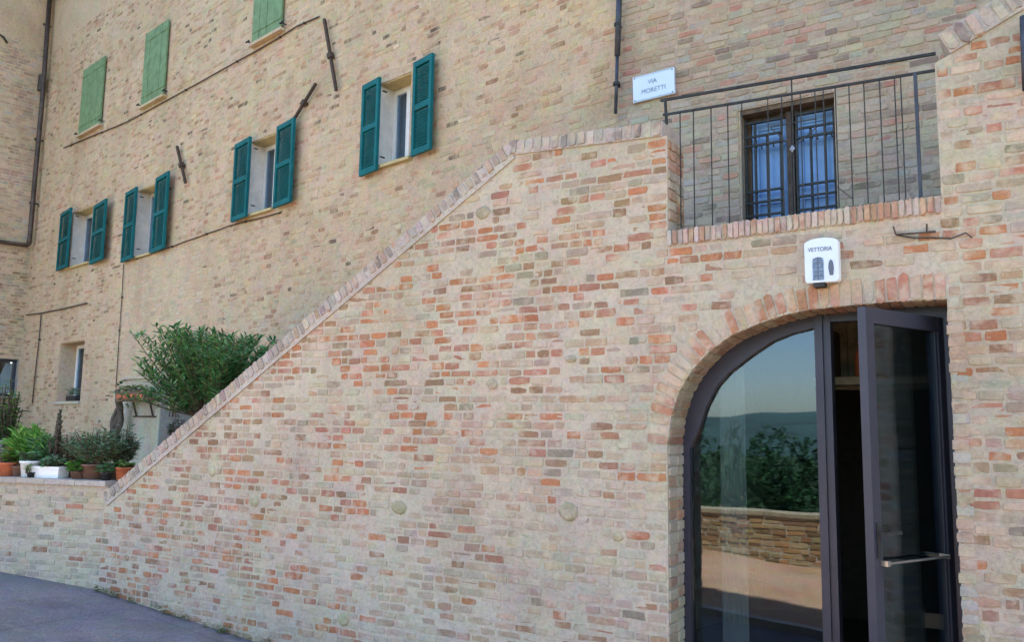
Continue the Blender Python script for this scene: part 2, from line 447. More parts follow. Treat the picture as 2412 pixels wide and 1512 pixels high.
def col_upper(b, p, r):
    pal = [((.43, .355, .235), .34), ((.40, .31, .20), .24), ((.44, .28, .18), .12), ((.42, .22, .15), .06), ((.37, .34, .25), .14), ((.26, .20, .14), .10)]
    t = r.random()
    if p and p[1] < 200 and p[0] < 1700: pal = pal[::-1]
    t *= sum(q[1] for q in pal)
    for c, q in pal:
        t -= q
        if t <= 0: return jit(c, r, .14)
    return jit(PALE, r)

# ------------------------------------------------------------------ ground
P1 = F.pt(*F.un(232, 1392)); P2 = F.pt(*F.un(600, 1512)); P3 = T.pt(*T.un(0, 1347))
nrm = (P2 - P1).cross(P3 - P1); 
def road_z(x, y): return P1.z - (nrm.x * (x - P1.x) + nrm.y * (y - P1.y)) / nrm.z
PAR_D = -(F.o.dot(F.n)) - .55             # the parapet across the street: distance behind the stair wall plane
KERB_D = -2.75
def ground_z(x, y):
    q = F.loc((x, y, 0)); z = road_z(x, y)
    z = max(min(z, .45), -.45)
    z = z * 1.0
    return z
def g_all(x, y):
    q = F.loc((x, y, 0)); z = ground_z(x, y)
    if q.y < PAR_D - .35:
        k = min(1, (PAR_D - .35 - q.y) / 16.0); z = z * (1 - k) - 9.0 * (k * k * (3 - 2 * k))
    return z
def sheet(name, mat, xs, ys, zf, dz=0.0, frame=F, label=None):
    mb = MB(); nx, ny = len(xs), len(ys); vs = []
    for yy in ys:
        for xx in xs:
            p = frame.pt(xx, 0, yy); vs.append((p.x, p.y, zf(p.x, p.y) + dz))
    fs = [(j * nx + i, j * nx + i + 1, (j + 1) * nx + i + 1, (j + 1) * nx + i) for j in range(ny - 1) for i in range(nx - 1)]
    mb.add(vs, fs); return mb.build(name, mat, smooth=True, kind='structure')
def lin(a, b, n): return [a + (b - a) * i / (n - 1) for i in range(n)]
sheet('ground', M['earth'], [-2500, -600, -150, -60] + lin(-40, 40, 41) + [60, 150, 600, 2500], [-3500, -900, -200, -80, -50] + lin(-40, PAR_D - .3, 26) + [PAR_D, 40, 150, 800], g_all, -.3)
t = M['asphalt'].node_tree; bs = t.nodes['Principled BSDF']; pos = N(t, 'ShaderNodeNewGeometry').outputs['Position']
src = bs.inputs['Base Color'].links[0].from_socket
gr1 = ramp(t, noise(t, pos, 120, 3, .8), [(.35, .62), (.5, 1.0), (.68, 1.5)])
vo = N(t, 'ShaderNodeTexVoronoi', feature='DISTANCE_TO_EDGE'); vo.inputs['Scale'].default_value = .9
wv_ = mix(t, .22, pos, N(t, 'ShaderNodeTexNoise', i_Scale=3.0).outputs['Color']); t.links.new(wv_, vo.inputs['Vector'])
cr = ramp(t, vo.outputs['Distance'], [(.0, .78), (.008, 1.0)])
t.links.new(mix(t, 1.0, mix(t, 1.0, src, gr1, 'MULTIPLY'), cr, 'MULTIPLY'), bs.inputs['Base Color'])
sheet('road', M['asphalt'], lin(-22, 26, 49), lin(KERB_D, 3.5, 10), ground_z, 0.0)
# ------------------------------------------------------------------ stair wall (with coping, arch, balcony sill)
def fx(px, py, d=0.0): return F.un(px, py, d)
co_lo = fx(245, 1163); co_hi = fx(1203, 333); co_end = fx(1562, 284)
rt0 = fx(2208, 80); rt1 = fx(2327, 6)
def offset_line(p, q, t):
    d = Vector((q[0] - p[0], q[1] - p[1])).normalized(); n = Vector((d.y, -d.x)) * t
    return (p[0] + n.x, p[1] + n.y), (q[0] + n.x, q[1] + n.y), math.atan2(d.y, d.x)
COT = .096
a0, a1, angA = offset_line(co_lo, co_hi, COT)
b0, b1, angB = offset_line(co_hi, co_end, COT)
r0, r1, angR = offset_line(rt0, rt1, .13)
# meeting point of the two inner lines
def meet(p, q, r_, s_):
    d1 = Vector((q[0] - p[0], q[1] - p[1])); d2 = Vector((s_[0] - r_[0], s_[1] - r_[1])); e = Vector((r_[0] - p[0], r_[1] - p[1]))
    den = d1.x * d2.y - d1.y * d2.x; t = (e.x * d2.y - e.y * d2.x) / den
    return (p[0] + d1.x * t, p[1] + d1.y * t)
mid = meet(a0, a1, b0, b1)
pier_t = (co_end[0], meet(b0, b1, (co_end[0], 0), (co_end[0], 5))[1]); pier_b = fx(1573, 580)
sillL = fx(1570, 580); sillR = fx(2225, 500)
jR = fx(2209, 300)[0]
XR = fx(2412, 700)[0] + 1.6
rslope = (r1[1] - r0[1]) / (r1[0] - r0[0])
rr0 = (jR, r0[1] + (jR - r0[0]) * rslope); rrE = (XR, rr0[1] + (XR - jR) * rslope)
arch_px = [(1572, 1050), (1580, 985), (1598, 924), (1630, 872), (1667, 831), (1721, 790), (1793, 759), (1850, 741), (1902, 729), (1960, 723), (2010, 718), (2100, 710), (2170, 706), (2236, 703)]
arch = [fx(*p) for p in arch_px]
aj = arch[0][0]; ajr = fx(2250, 1100)[0]
arch[-1] = (ajr, arch[-1][1])
Z0 = -.8
left_x = fx(237, 1300)[0]
outline = [(left_x, Z0), (aj, Z0)] + arch + [(ajr, Z0), (XR, Z0), rrE, rr0, (jR, sillR[1]), (pier_b[0], sillL[1]), (pier_b[0], pier_t[1]), mid, (left_x, a0[1] + (left_x - a0[0]) * (a1[1] - a0[1]) / (a1[0] - a0[0]))]
sw = thing('stair_wall', 'pale old brick wall with sloping coping, arched glass doorway and balcony opening above', 'wall', F, (0, 0, 0))
core = MB(); core.prism(outline, 0.0, .27); core.build('mortar', M['mortar'], sw)
# bricks keep clear of the arch ring, sill course and copings
def ringout(t):
    pts = arch; out = []
    for i, p in enumerate(pts):
        q0 = pts[max(i - 1, 0)]; q1 = pts[min(i + 1, len(pts) - 1)]
        d = Vector((q1[0] - q0[0], q1[1] - q0[1])).normalized(); out.append((p[0] - d.y * t, p[1] + d.x * t))
    return out
RT = .135
ro = ringout(RT)
ring_hole = [(aj - .001, arch[0][1])] + ro + [(ajr + .001, ro[-1][1]), (ajr + .001, Z0 - .1), (aj - .001, Z0 - .1)]
sillh = .095
sill_hole = [(pier_b[0] - .01, sillL[1] - .005), (jR + .005, sillR[1] - .005), (jR + .005, sillR[1] + .3), (pier_b[0] - .01, sillL[1] + .3)]
stones = [(940, 1195, .075, .055), (1340, 1205, .08, .065), (1138, 500, .07, .05), (600, 1180, .06, .05), (1160, 845 + 60, .05, .04), (810, 1300 + 160, .06, .055), (1455, 1265, .04, .03), (500, 1110, .05, .05), (1345, 1205 - 360, .05, .03)]
shs = []
for (x, y, a, b) in stones[:]:
    s, z = fx(x, y); shs.append((s, z, a, b))
stone_holes = [[(s - a, z - b), (s + a, z - b), (s + a, z + b), (s - a, z + b)] for s, z, a, b in shs]
# sill: bricks on edge between the piers
BR = courses(outline, [ring_hole] + stone_holes, .0565, .0125, [.08, .10, .115, .125, .135, .15, .18], Z0, 3.6, 11, .2)
# drop what lies over the sill band
tsl = (sillR[1] - sillL[1]) / (sillR[0] - sillL[0])
BR = [b for b in BR if not (pier_b[0] - .03 < b[0] < jR + .03 and b[1] + b[3] / 2 > sillL[1] + tsl * (b[0] - sillL[0]) + .0)]
BR = [b for b in BR if (rnd.random() > .13 or b[0] > ajr)]
lay(F, sw, BR, col_stair, 'brick', 300, (.000, .006))
for i, (s, z, a, b) in enumerate(shs):
    mb = MB(); n = 10; rr_ = random.Random(i)
    ring = [(a * .92 * math.cos(2 * math.pi * k / n) * rr_.uniform(.85, 1.1), b * .95 * math.sin(2 * math.pi * k / n) * rr_.uniform(.85, 1.1)) for k in range(n)]
    vs = [(x, .03, y) for x, y in ring] + [(x * .93, -.006, y * .93) for x, y in ring] + [(x * .6, -.010, y * .6) for x, y in ring]
    fs = [(k + j, k + (j + 1) % n, k + n + (j + 1) % n, k + n + j) for k in (0, n) for j in range(n)] + [tuple(range(2 * n, 3 * n))]
    mb.add(vs, fs); o = mb.build('stone', M['brick_o'], sw, smooth=True); o.location = (s, 0, z); o.color = (*jit((.38, .33, .21), rr_, .12), 1)

# the courses on edge: coping, balcony sill and arch ring, every brick a part
def brick_obj(name, x, z, L, H, ang, col, depth, pr, matkey='brick_o', dcut=0):
    o = bpy.data.objects.new(name, brick_mesh(rnd.randrange(24), matkey)); C.objects.link(o); o.parent = sw
    o.location = (x, -pr, z); o.scale = (L, depth, H); o.rotation_euler = (0, -ang, 0); o.color = (*col, 1); return o
COPC = [(.40, .33, .275), (.33, .27, .225), (.46, .385, .315), (.38, .27, .20), (.25, .21, .18)]
def coping(p, q, t, name, skew=0.0, pitch=.062):
    L = math.hypot(q[0] - p[0], q[1] - p[1]); n = int(L / pitch); d = Vector((q[0] - p[0], q[1] - p[1])) / L
    ang = math.atan2(d.y, d.x); nn = Vector((d.y, -d.x))
    for i in range(n):
        c = Vector(p) + d * (L / n * (i + .5)) + nn * (t / 2) + nn * rnd.uniform(-.004, .004)
        brick_obj(name, c.x, c.y, L / n * .74, t * rnd.uniform(.90, .99), ang + skew + rnd.uniform(-.03, .03), jit(rnd.choice(COPC), rnd, .13), .30, .022 + rnd.uniform(-.004, .005))
    # the bed the bricks are set in
    e0 = Vector(p) + nn * .006; e1 = Vector(q) + nn * .006; f1 = Vector(q) + nn * (t + .0); f0 = Vector(p) + nn * (t + .0)
    mb = MB(); mb.prism([tuple(f0), tuple(f1), tuple(e1), tuple(e0)], -.012, .272); mb.build('coping_mortar', M['coping_m'] if 'coping_m' in M else M['mortar'], sw)
M['coping_m'] = mortar_mat('coping_mortar', (.45, .395, .335), (.53, .47, .40), mot=.12)
coping(co_lo, co_hi, COT, 'coping_brick')
coping(co_hi, co_end, COT, 'coping_brick')
rE = (XR, rt0[1] + (XR - rt0[0]) * (rt1[1] - rt0[1]) / (rt1[0] - rt0[0]))
coping(rt0, rE, .13, 'coping_brick', 0, .062)
# pale render strip under the sloping coping
mb = MB(); sL = math.hypot(a1[0] - a0[0], a1[1] - a0[1]); 
i0, i1, _ = offset_line(a0, mid, .028)
mb.prism([i0, i1, mid, a0], -.012, .02); mb.build('mortar_fillet', M['coping_m'], sw)
# sill
n = 44
for i in range(n):
    t = (i + .5) / n; x = pier_b[0] + (jR - pier_b[0]) * t; zt = sillL[1] + (sillR[1] - sillL[1]) * t
    c = rnd.choice([(.46, .33, .26), (.42, .24, .17), (.48, .40, .33), (.40, .30, .25), (.45, .27, .17)])
    brick_obj('sill_brick', x, zt + .045, (jR - pier_b[0]) / n * .80, .093, tsl + rnd.uniform(-.03, .03), jit(c, rnd, .12), .26, .018 + rnd.uniform(-.003, .006))
mb = MB(); mb.prism([(pier_b[0], sillL[1] - .0), (jR, sillR[1] - .0), (jR, sillR[1] + .088), (pier_b[0], sillL[1] + .088)], -.006, .268); mb.build('sill_mortar', M['mortar'], sw)
# jagged pier end and opening jambs: header bricks turned into the thickness
def jamb(x, z0, z1, side, name='jamb_brick', pal=None, zc=.0625):
    z = z0
    while z < z1:
        for (y0, L) in ((.006, .13), (.14, .125)):
            c = jit(rnd.choice(pal or [(.43, .27, .18), (.47, .38, .30), (.40, .20, .12), (.36, .30, .23)]), rnd, .12)
            o = bpy.data.objects.new(name, brick_mesh(rnd.randrange(24), 'brick_o')); C.objects.link(o); o.parent = sw
            o.location = (x + side * rnd.uniform(.004, .012), y0 + L / 2, z + zc / 2); o.scale = (L - .012, .05, zc - .011)
            o.rotation_euler = (0, 0, R(90) if side > 0 else R(-90)); o.color = (*c, 1)
        z += zc
jamb(pier_b[0], sillL[1] + .1, pier_t[1] - .02, +1)
# arch ring
cum = [0]
for i in range(1, len(arch)): cum.append(cum[-1] + math.hypot(arch[i][0] - arch[i - 1][0], arch[i][1] - arch[i - 1][1]))
def along(pts, cumul, s):
    for i in range(1, len(pts)):
        if s <= cumul[i] or i == len(pts) - 1:
            t = (s - cumul[i - 1]) / (cumul[i] - cumul[i - 1]); a, b = pts[i - 1], pts[i]
            return Vector((a[0] + (b[0] - a[0]) * t, a[1] + (b[1] - a[1]) * t)), Vector((b[0] - a[0], b[1] - a[1])).normalized()
n = int(cum[-1] / .054)
for i in range(n):
    p, d = along(arch, cum, cum[-1] * (i + .5) / n)
    p2, d2 = along(arch, cum, min(cum[-1], cum[-1] * (i + 1.4) / n)); p3, d3 = along(arch, cum, max(0, cum[-1] * (i - .4) / n)); d = (p2 - p3).normalized()
    nn = Vector((-d.y, d.x)); L = RT * rnd.uniform(.86, 1.0); c = p + nn * (L / 2 + .004)
    colr = rnd.choice([(.47, .35, .24), (.44, .28, .18), (.40, .20, .12), (.49, .40, .29), (.45, .31, .20)])
    if i in (n - 2, n - 4, n - 6, n - 12, n - 16): colr = (.40, .19, .11)
    brick_obj('arch_brick', c.x, c.y, cum[-1] / n * .86, L, math.atan2(d.y, d.x), jit(colr, rnd, .12), .05, .006 + rnd.uniform(-.003, .003))
    # underside row
    o = bpy.data.objects.new('soffit_brick', brick_mesh(rnd.randrange(24), 'brick_o')); C.objects.link(o); o.parent = sw
    m3 = Matrix(((d.x, -(-d.y) * 0 + nn.x, 0), (0, 0, 1), (d.y, nn.y, 0)))
    # local x along the arch, local y into the ring (nn), local z along depth
    m3 = Matrix(((d.x, nn.x, 0), (0, 0, -1), (d.y, nn.y, 0)))
    o.matrix_local = Matrix.Translation((p.x - nn.x * .006, .13, p.y - nn.y * .006)) @ m3.to_4x4() @ Matrix.Diagonal((cum[-1] / n * .8, .05, .235, 1))
    o.color = (*jit(rnd.choice([(.36, .25, .15), (.33, .18, .11), (.40, .33, .22)]), rnd, .1), 1)
# jagged right edge of the doorway: brick ends standing a little proud into the opening
z = Z0
while z < arch[-1][1] - .05:
    o = brick_obj('jamb_brick', ajr + .035 - rnd.uniform(-.004, .007), z + .031, .075, .050, 0, jit(rnd.choice([PALE, PINK, (.42, .40, .35)]), rnd, .1), .1, .006); z += .0625
# plastered left reveal of the doorway
jamb(aj, Z0, arch[0][1] - .03, +1, pal=[(.50, .42, .31), (.46, .36, .26), (.53, .45, .34), (.42, .26, .17)])

# ------------------------------------------------------------------ upper wall behind the balcony
ub = thing('upper_wall', 'grey-beige brick house wall behind the balcony railing, right of the thin downpipe', 'building', B, (0, 0, 0))
bd = [B.un(1741, 258), B.un(1972, 216), B.un(1972, 520), B.un(1755, 540)]
dl, dr = B.un(1741, 400)[0], B.un(1972, 350)[0]; dt = (bd[0][1] + bd[1][1]) / 2; LAND = sillL[1] + .10; db = LAND - .0
bx0 = B.un(1455, 300)[0]; bx1 = 5.5; TOP = 10.3
door_hole = [(dl, db - .02), (dr, db - .02), (dr, dt), (dl, dt)]
mb = MB(); mb.prism([(bx0, 2.72), (bx1, 2.72), (bx1, TOP), (bx0, TOP)], 0, .4, [door_hole]); mb.build('mortar', M['umortar'] if 'umortar' in M else M['amortar'], ub)
UBR = courses([(bx0, 2.74), (bx1, 2.74), (bx1, 6.2), (bx0, 6.2)], [door_hole], .054, .010, [.09, .115, .14, .17, .19], 2.74, 6.2, 21)
M['ubrick_o'] = brick_mat('upper_brick_single', 'object', (.47, .385, .265), .5, .46, .64, .14, .2, (.98, .925, .98)); M['ubrick_m'] = brick_mat('upper_brick_mass', 'attr', (.47, .385, .265), .5, .46, .64, .14, .2, (.98, .925, .98))
lay(B, ub, UBR, col_upper, 'ubrick', 300, (.000, .008))
mb = MB(); mb.box(bx0, bx1, .42, 5.0, 2.72, TOP); mb.build('shadow_masonry', M['plaster'], ub)  # unseen body, added with the roof so the house casts its shadow
mb = MB(); mb.box(bx0 - .02, bx1, -.35, 5.2, TOP, TOP + .12); mb.build('shadow_roof', M['tile'], ub)

# ------------------------------------------------------------------ long house wall
aw = thing('house_wall', 'long ochre brick house front with four open teal shutters, receding to the left', 'building', A, (0, 0, 0))
AX0 = A.un(92, 400)[0]; AX1 = 0.0
WIN = [ # left leaf (xl,xr,yt,yb), right leaf, opening (xl,xr,yt,yb)
 ((133, 166, 498, 631), (211, 249, 478, 615), (168, 214, 494, 622)),
 ((285, 317, 449, 611), (356, 393, 413, 588), (318, 360, 443, 600)),
 ((543, 585, 332, 514), (642, 689, 288, 480), (586, 645, 325, 498)),
 ((844, 889, 191, 405), (965, 1015, 135, 357), (890, 966, 184, 381))]
GRN = [(198, 247, 154, 301), (346, 397, 68, 233), (606, 673, -75, 82)]
def rectA(fr, xl, xr, yt, yb, d=0.0):
    ym = (yt + yb) / 2; xm = (xl + xr) / 2
    return fr.un(xl, ym, d)[0], fr.un(xr, ym, d)[0], fr.un(xm, yb, d)[1], fr.un(xm, yt, d)[1]
wholes = []; wrects = []
for (l, r_, o_) in WIN:
    s0, s1, z0, z1 = rectA(A, *o_); wrects.append((s0, s1, z0, z1)); wholes.append([(s0, z0), (s1, z0), (s1, z1), (s0, z1)])
lw = rectA(A, 136, 194, 805, 945); low_hole = [(lw[0], lw[2]), (lw[1], lw[2]), (lw[1], lw[3]), (lw[0], lw[3])]
wholes.append(low_hole)
mb = MB(); mb.prism([(AX0 - .3, -.8), (AX1, -.8), (AX1, TOP), (AX0 - .3, TOP)], 0, .4, wholes); mb.build('mortar', M['amortar'], aw)
ABR = courses([(AX0, .9), (AX1, .9), (AX1, 9.0), (AX0, 9.0)], wholes, .057, .011, [.09, .12, .15, .19], .9, 9.0, 31)
keep = []
for b in ABR:
    p = A.px(b[0], b[1])
    if p and -60 < p[0] < 1520 and -60 < p[1] < 1150 and rnd.random() > .16: keep.append(b)
lay(A, aw, keep, col_house, 'abrick', 300, (-.002, .006))
pr_ = random.Random(12); pp0 = [(292, 640), (330, 618), (380, 606), (430, 598), (468, 590), (474, 680), (466, 760), (470, 850), (440, 930), (400, 1000), (380, 1040), (300, 1060), (285, 940), (287, 830), (289, 730)]
pts_ = []
for k in range(len(pp0)):
    a, b = pp0[k], pp0[(k + 1) % len(pp0)]
    for t_ in (0, .33, .66): pts_.append(A.un(a[0] + (b[0] - a[0]) * t_ + pr_.uniform(-9, 9), a[1] + (b[1] - a[1]) * t_ + pr_.uniform(-10, 10)))
mb = MB(); mb.box(AX0 - .3, AX1 + .0, .75, 6.0, -.8, TOP); mb.build('shadow_masonry', M['plaster'], aw)  # solid mass and roof out of view, added to shadow the street
mb = MB(); mb.box(AX0 - .5, AX1 + .02, -.4, 6.2, TOP, TOP + .15); mb.build('shadow_roof', M['tile'], aw)

def shutter_leaf(name, W, H, parent, loc, rz, mat, louvre=True, planks=0):
    """leaf in local x 0..W, z 0..H, thickness in y"""
    o = bpy.data.objects.new(name, None); C.objects.link(o); o.parent = parent; o.location = loc; o.rotation_euler = (0, 0, rz)
    t = .035; st = .045
    if planks:
        for i in range(planks):
            mb = MB(); e = .003; x0 = W / planks * i + e; x1 = W / planks * (i + 1) - e; dy = rnd.uniform(-.002, .002)
            mb.box(x0, x1, dy, t * .7 + dy, rnd.uniform(0, .006), H - rnd.uniform(0, .006)); mb.build('plank', mat, o)
        for zz in (.12, H - .16):
            mb = MB(); mb.box(.01, W - .01, -.008, -.001, zz, zz + .035); mb.build('strap_hinge', M['green'], o)
    else:
        mb = MB(); mb.box(0, st, 0, t, 0, H); mb.box(W - st, W, 0, t, 0, H)
        for zz in (0, H - .06, H * .5 - .03): mb.box(st, W - st, 0.0015, t - .0015, zz, zz + .06)
        mb.build('frame', mat, o)
        mb = MB(); k = int(H / .030)
        for i in range(k):
            zz = .065 + (H - .13) * (i + .5) / k
            if abs(zz - H * .5) < .03: continue
            mb.add([(st, .006, zz - .018), (W - st, .006, zz - .018), (W - st, .028, zz + .014), (st, .028, zz + .014), (st, .011, zz - .021), (W - st, .011, zz - .021), (W - st, .033, zz + .011), (st, .033, zz + .011)],
                   [(0, 1, 2, 3), (7, 6, 5, 4), (0, 4, 5, 1), (3, 2, 6, 7), (0, 3, 7, 4), (1, 5, 6, 2)])
        mb.build('louvres', mat, o, kind='stuff')
    return o
WL = ['small teal shuttered window nearest the brown corner pipe, far left', 'teal shuttered window second from the left, below the short rusty wall tie',
      'teal shuttered window with a slanting iron bar touching its right shutter', 'largest teal shuttered window, right of the others, highest on the wall']
for k, ((l, r_, o_), (s0, s1, z0, z1)) in enumerate(zip(WIN, wrects)):
    wd = thing('shuttered_window', WL[k], 'window', A, ((s0 + s1) / 2, 0, z0), 'teal shuttered windows along the house front')
    W = s1 - s0; H = z1 - z0; h = W / 2
    mb = MB(); y0, y1 = .012, .30     # plastered reveal, four sides butted
    mb.box(-h, -h + .014, y0, y1, .0, H); mb.box(h - .014, h, y0, y1, 0, H); mb.build('reveal', M['reveal'], wd)
    mb = MB(); mb.box(-h + .014, h - .014, y0, y1, H - .016, H - .001); mb.build('lintel', M['ochre'] if 'ochre' in M else M['reveal'], wd)
    fw = .045; yf = .20
    mb = MB()
    X0, X1 = -h + .015, h - .015; ZT = H - .018
    mb.box(X0, X0 + fw, yf, yf + .06, 0, ZT); mb.box(X1 - fw, X1, yf, yf + .06, 0, ZT); mb.box(X0 + fw, X1 - fw, yf + .002, yf + .058, ZT - fw * 1.3, ZT); mb.box(X0 + fw, X1 - fw, yf + .002, yf + .058, .0, fw)
    mb.box(-.03, .03, yf - .006, yf + .05, fw, ZT - fw * 1.3)
    mb.build('frame', M['white'], wd)
    for sx in (-1, 1):
        mb = MB(); xa, xb = (X0 + fw, -.03) if sx < 0 else (.03, X1 - fw)
        mb.box(xa, xb, yf + .02, yf + .026, fw, ZT - fw * 1.3); pn = mb.build('pane', M['wglass'], wd)
    mb = MB(); nn_ = 30      # net curtain with folds
    for sx in (-1, 1):
        xa, xb = (X0 + fw, -.06) if sx < 0 else (.10, X1 - fw)
        pts = [(xa + (xb - xa) * i / nn_, yf + .09 + .012 * math.sin(i * 1.3)) for i in range(nn_ + 1)]
        k0 = len(mb.v)
        vs = [(x, y, .06) for x, y in pts] + [(x, y, ZT - .05) for x, y in pts]
        mb.add(vs, [(i, i + 1, nn_ + 2 + i, nn_ + 1 + i) for i in range(nn_)])
    mb.build('curtain', M['curtain'], wd)
    mb = MB(); mb.box(-h, h, .52, .55, -.05, H); mb.build('dark_room', M['dark'], wd)
    mb = MB(); mb.box(-h - .05, h + .05, -.05, .19, -.035, -.002); mb.build('sill', M['brick_sill'] if 'brick_sill' in M else M['ochre'] if 'ochre' in M else M['reveal'], wd)
    for q, (lf, nm) in enumerate(((l, 'shutter'), (r_, 'shutter'))):
        off = -.10
        a_, b_, c_, d_ = rectA(A, *lf, off)
        ww = b_ - a_; rz = R(-6)
        shutter_leaf(nm, ww, d_ - c_, wd, (a_ - (s0 + s1) / 2, off + (.03), c_ - z0), rz, M['teal'])
        mb = MB()   # pintle between wall and leaf
        for zz in (.15, d_ - c_ - .15):
            xx = (b_ if q == 0 else a_) - (s0 + s1) / 2
            mb.box(xx - .006, xx + .006, off + .055, .01, c_ - z0 + zz, c_ - z0 + zz + .014)
        mb.build('pintle', M['iron'], wd)
GL = ['faded green closed shutter nearest the corner pipe, upper left', 'tall faded green closed shutter in the middle of the three', 'pale green closed shutter cut off by the top of the picture']
for k, g in enumerate(GRN):
    s0, s1, z0, z1 = rectA(A, *g)
    wd = thing('closed_shutter', GL[k], 'shutter', A, (s0, -.005, z0), 'closed green shutters on the upper floor')
    W = (s1 - s0)
    shutter_leaf('leaf', W / 2 - .002, z1 - z0, wd, (0, -.045, 0), 0, M['green'], planks=2)
    shutter_leaf('leaf', W / 2 - .002, z1 - z0, wd, (W / 2 + .002, -.045, 0), 0, M['green'], planks=2)
    mb = MB(); mb.box(-.03, W + .03, -.07, -.001, -.05, -.012); mb.build('sill', M['patch'], wd)
    for xx in (-.06, W + .05):
        mb = MB(); mb.bar((xx, -.002, .03), (xx, -.07, .03), .012, .012); mb.bar((xx - .04, -.07, .03), (xx + .04, -.07, .035), .012, .02)
        mb.build('shutter_catch', M['iron'], wd)

# the small deep window low on the left, with its planter
lwn = thing('recessed_window', 'small deep-set window low on the wall above the potted shrubs', 'window', A, (lw[0], 0, lw[2]))
W, H = lw[1] - lw[0], lw[3] - lw[2]
mb = MB(); mb.box(0, .014, .012, .38, 0, H); mb.box(W - .014, W, .012, .38, 0, H); mb.build('reveal', M['amortar'], lwn)
mb = MB(); mb.box(.015, W - .015, .012, .38, H - .02, H - .001); mb.build('lintel', M['terr2'] if 'terr2' in M else M['reveal'], lwn)
mb = MB(); x0, x1 = .015, W - .015
for b4 in ((x0, x0 + .05, 0, H - .021), (x1 - .05, x1, 0, H - .021)): mb.box(b4[0], b4[1], .28, .33, b4[2], b4[3])
mb.box(x0 + .05, x1 - .05, .282, .328, 0, .05); mb.box(x0 + .05, x1 - .05, .282, .328, H - .08, H - .021); mb.box(W / 2 - .02, W / 2 + .02, .281, .329, .05, H - .08)
mb.build('frame', M['white'], lwn)
mb = MB(); mb.box(x0 + .05, x1 - .05, .30, .306, .05, H - .08); mb.build('pane', M['wglass'], lwn)
mb = MB(); mb.box(.0, W, .45, .47, 0, H); mb.build('dark_room', M['dark'], lwn)
mb = MB(); mb.box(-.03, W + .03, -.04, .27, -.05, -.003); mb.build('sill', M['plaster'], lwn)

# ------------------------------------------------------------------ wing wall on the far left
cw = thing('wing_wall', 'brick side wing left of the brown downpipe at the picture edge', 'building', CW, (0, 0, 0))
CWL = -6.0
q0 = CW.un(46, 846); q1 = CW.un(44, 935)
wx1 = q0[0]; wx0 = wx1 - .85; wz0, wz1 = q1[1], q0[1]
chole = [(wx0, wz0), (wx1, wz0), (wx1, wz1), (wx0, wz1)]
mb = MB(); mb.prism([(CWL, -.8), (0, -.8), (0, TOP), (CWL, TOP)], 0, .4, [chole]); mb.build('mortar', M['amortar'], cw)
mb = MB(); mb.box(CWL, 0, .75, 5, -.8, TOP); mb.build('shadow_masonry', M['plaster'], cw)  # unseen wing body and roof, added to block the sun
mb = MB(); mb.box(CWL - .3, .3, -.3, 5.2, TOP, TOP + .15); mb.build('shadow_roof', M['tile'], cw)
CBR = [b for b in courses([(-1.6, 1.3), (-.02, 1.3), (-.02, 9), (-1.6, 9)], [chole], .0625, .011, [.11, .14, .17, .22], 1.3, 9, 41)]
def col_wing(b, p, r):
    low = b[1] < gut_z
    pal = [((.42, .33, .23), .3), ((.40, .28, .20), .3), ((.36, .25, .18), .2), ((.42, .38, .30), .2)] if not low else [((.33, .24, .16), .4), ((.38, .30, .20), .3), ((.28, .18, .11), .2), ((.40, .36, .26), .1)]
    t = r.random()
    for c, q in pal:
        t -= q
        if t <= 0: return jit(c, r, .12)
    return jit(pal[0][0], r)
gut_z = CW.un(30, 585)[1]
lay(CW, cw, CBR, col_wing, 'abrick', 300, (-.001, .006))
wv = thing('curtained_window', 'dark window with a tied-back white curtain at the left picture edge', 'window', CW, ((wx0 + wx1) / 2, 0, wz0))
W, H = wx1 - wx0, wz1 - wz0; h = W / 2
mb = MB(); mb.box(-h, -h + .012, .01, .3, 0, H); mb.box(h - .012, h, .01, .3, 0, H); mb.box(-h + .012, h - .012, .01, .3, H - .012, H - .001); mb.build('reveal', M['plaster_grey_shade'], wv)
mb = MB(); mb.box(-h + .013, -h + .06, .10, .15, 0, H - .013); mb.box(h - .06, h - .013, .10, .15, 0, H - .013); mb.box(-h + .06, h - .06, .102, .148, H - .06, H - .013); mb.box(-h + .06, h - .06, .102, .148, 0, .05); mb.build('frame', M['wframe'] if 'wframe' in M else M['frame'], wv)
mb = MB(); mb.box(-h + .06, h - .06, .12, .126, .05, H - .06); mb.build('pane', M['wglass'], wv)
mb = MB(); nn_ = 24; rows = 10; vs = []
for j in range(rows + 1):
    tz = j / rows; wd_ = .10 + .20 * (1 - tz) ** 1.0
    for i in range(nn_ + 1):
        x = h - .07 - wd_ * (1 - i / nn_) - .0; vs.append((x, .18 + .018 * math.sin(i * 1.5 + j * .1), .06 + tz * (H - .14)))
mb.add(vs, [(j * (nn_ + 1) + i, j * (nn_ + 1) + i + 1, (j + 1) * (nn_ + 1) + i + 1, (j + 1) * (nn_ + 1) + i) for j in range(rows) for i in range(nn_)]); mb.build('curtain', M['curtain'], wv, smooth=True)
mb = MB(); mb.box(-h, h, .5, .52, 0, H); mb.build('dark_room', M['dark'], wv)
mb = MB(); mb.box(-h - .04, h + .04, -.05, .09, -.045, -.002); mb.build('sill', M['plaster'], wv)

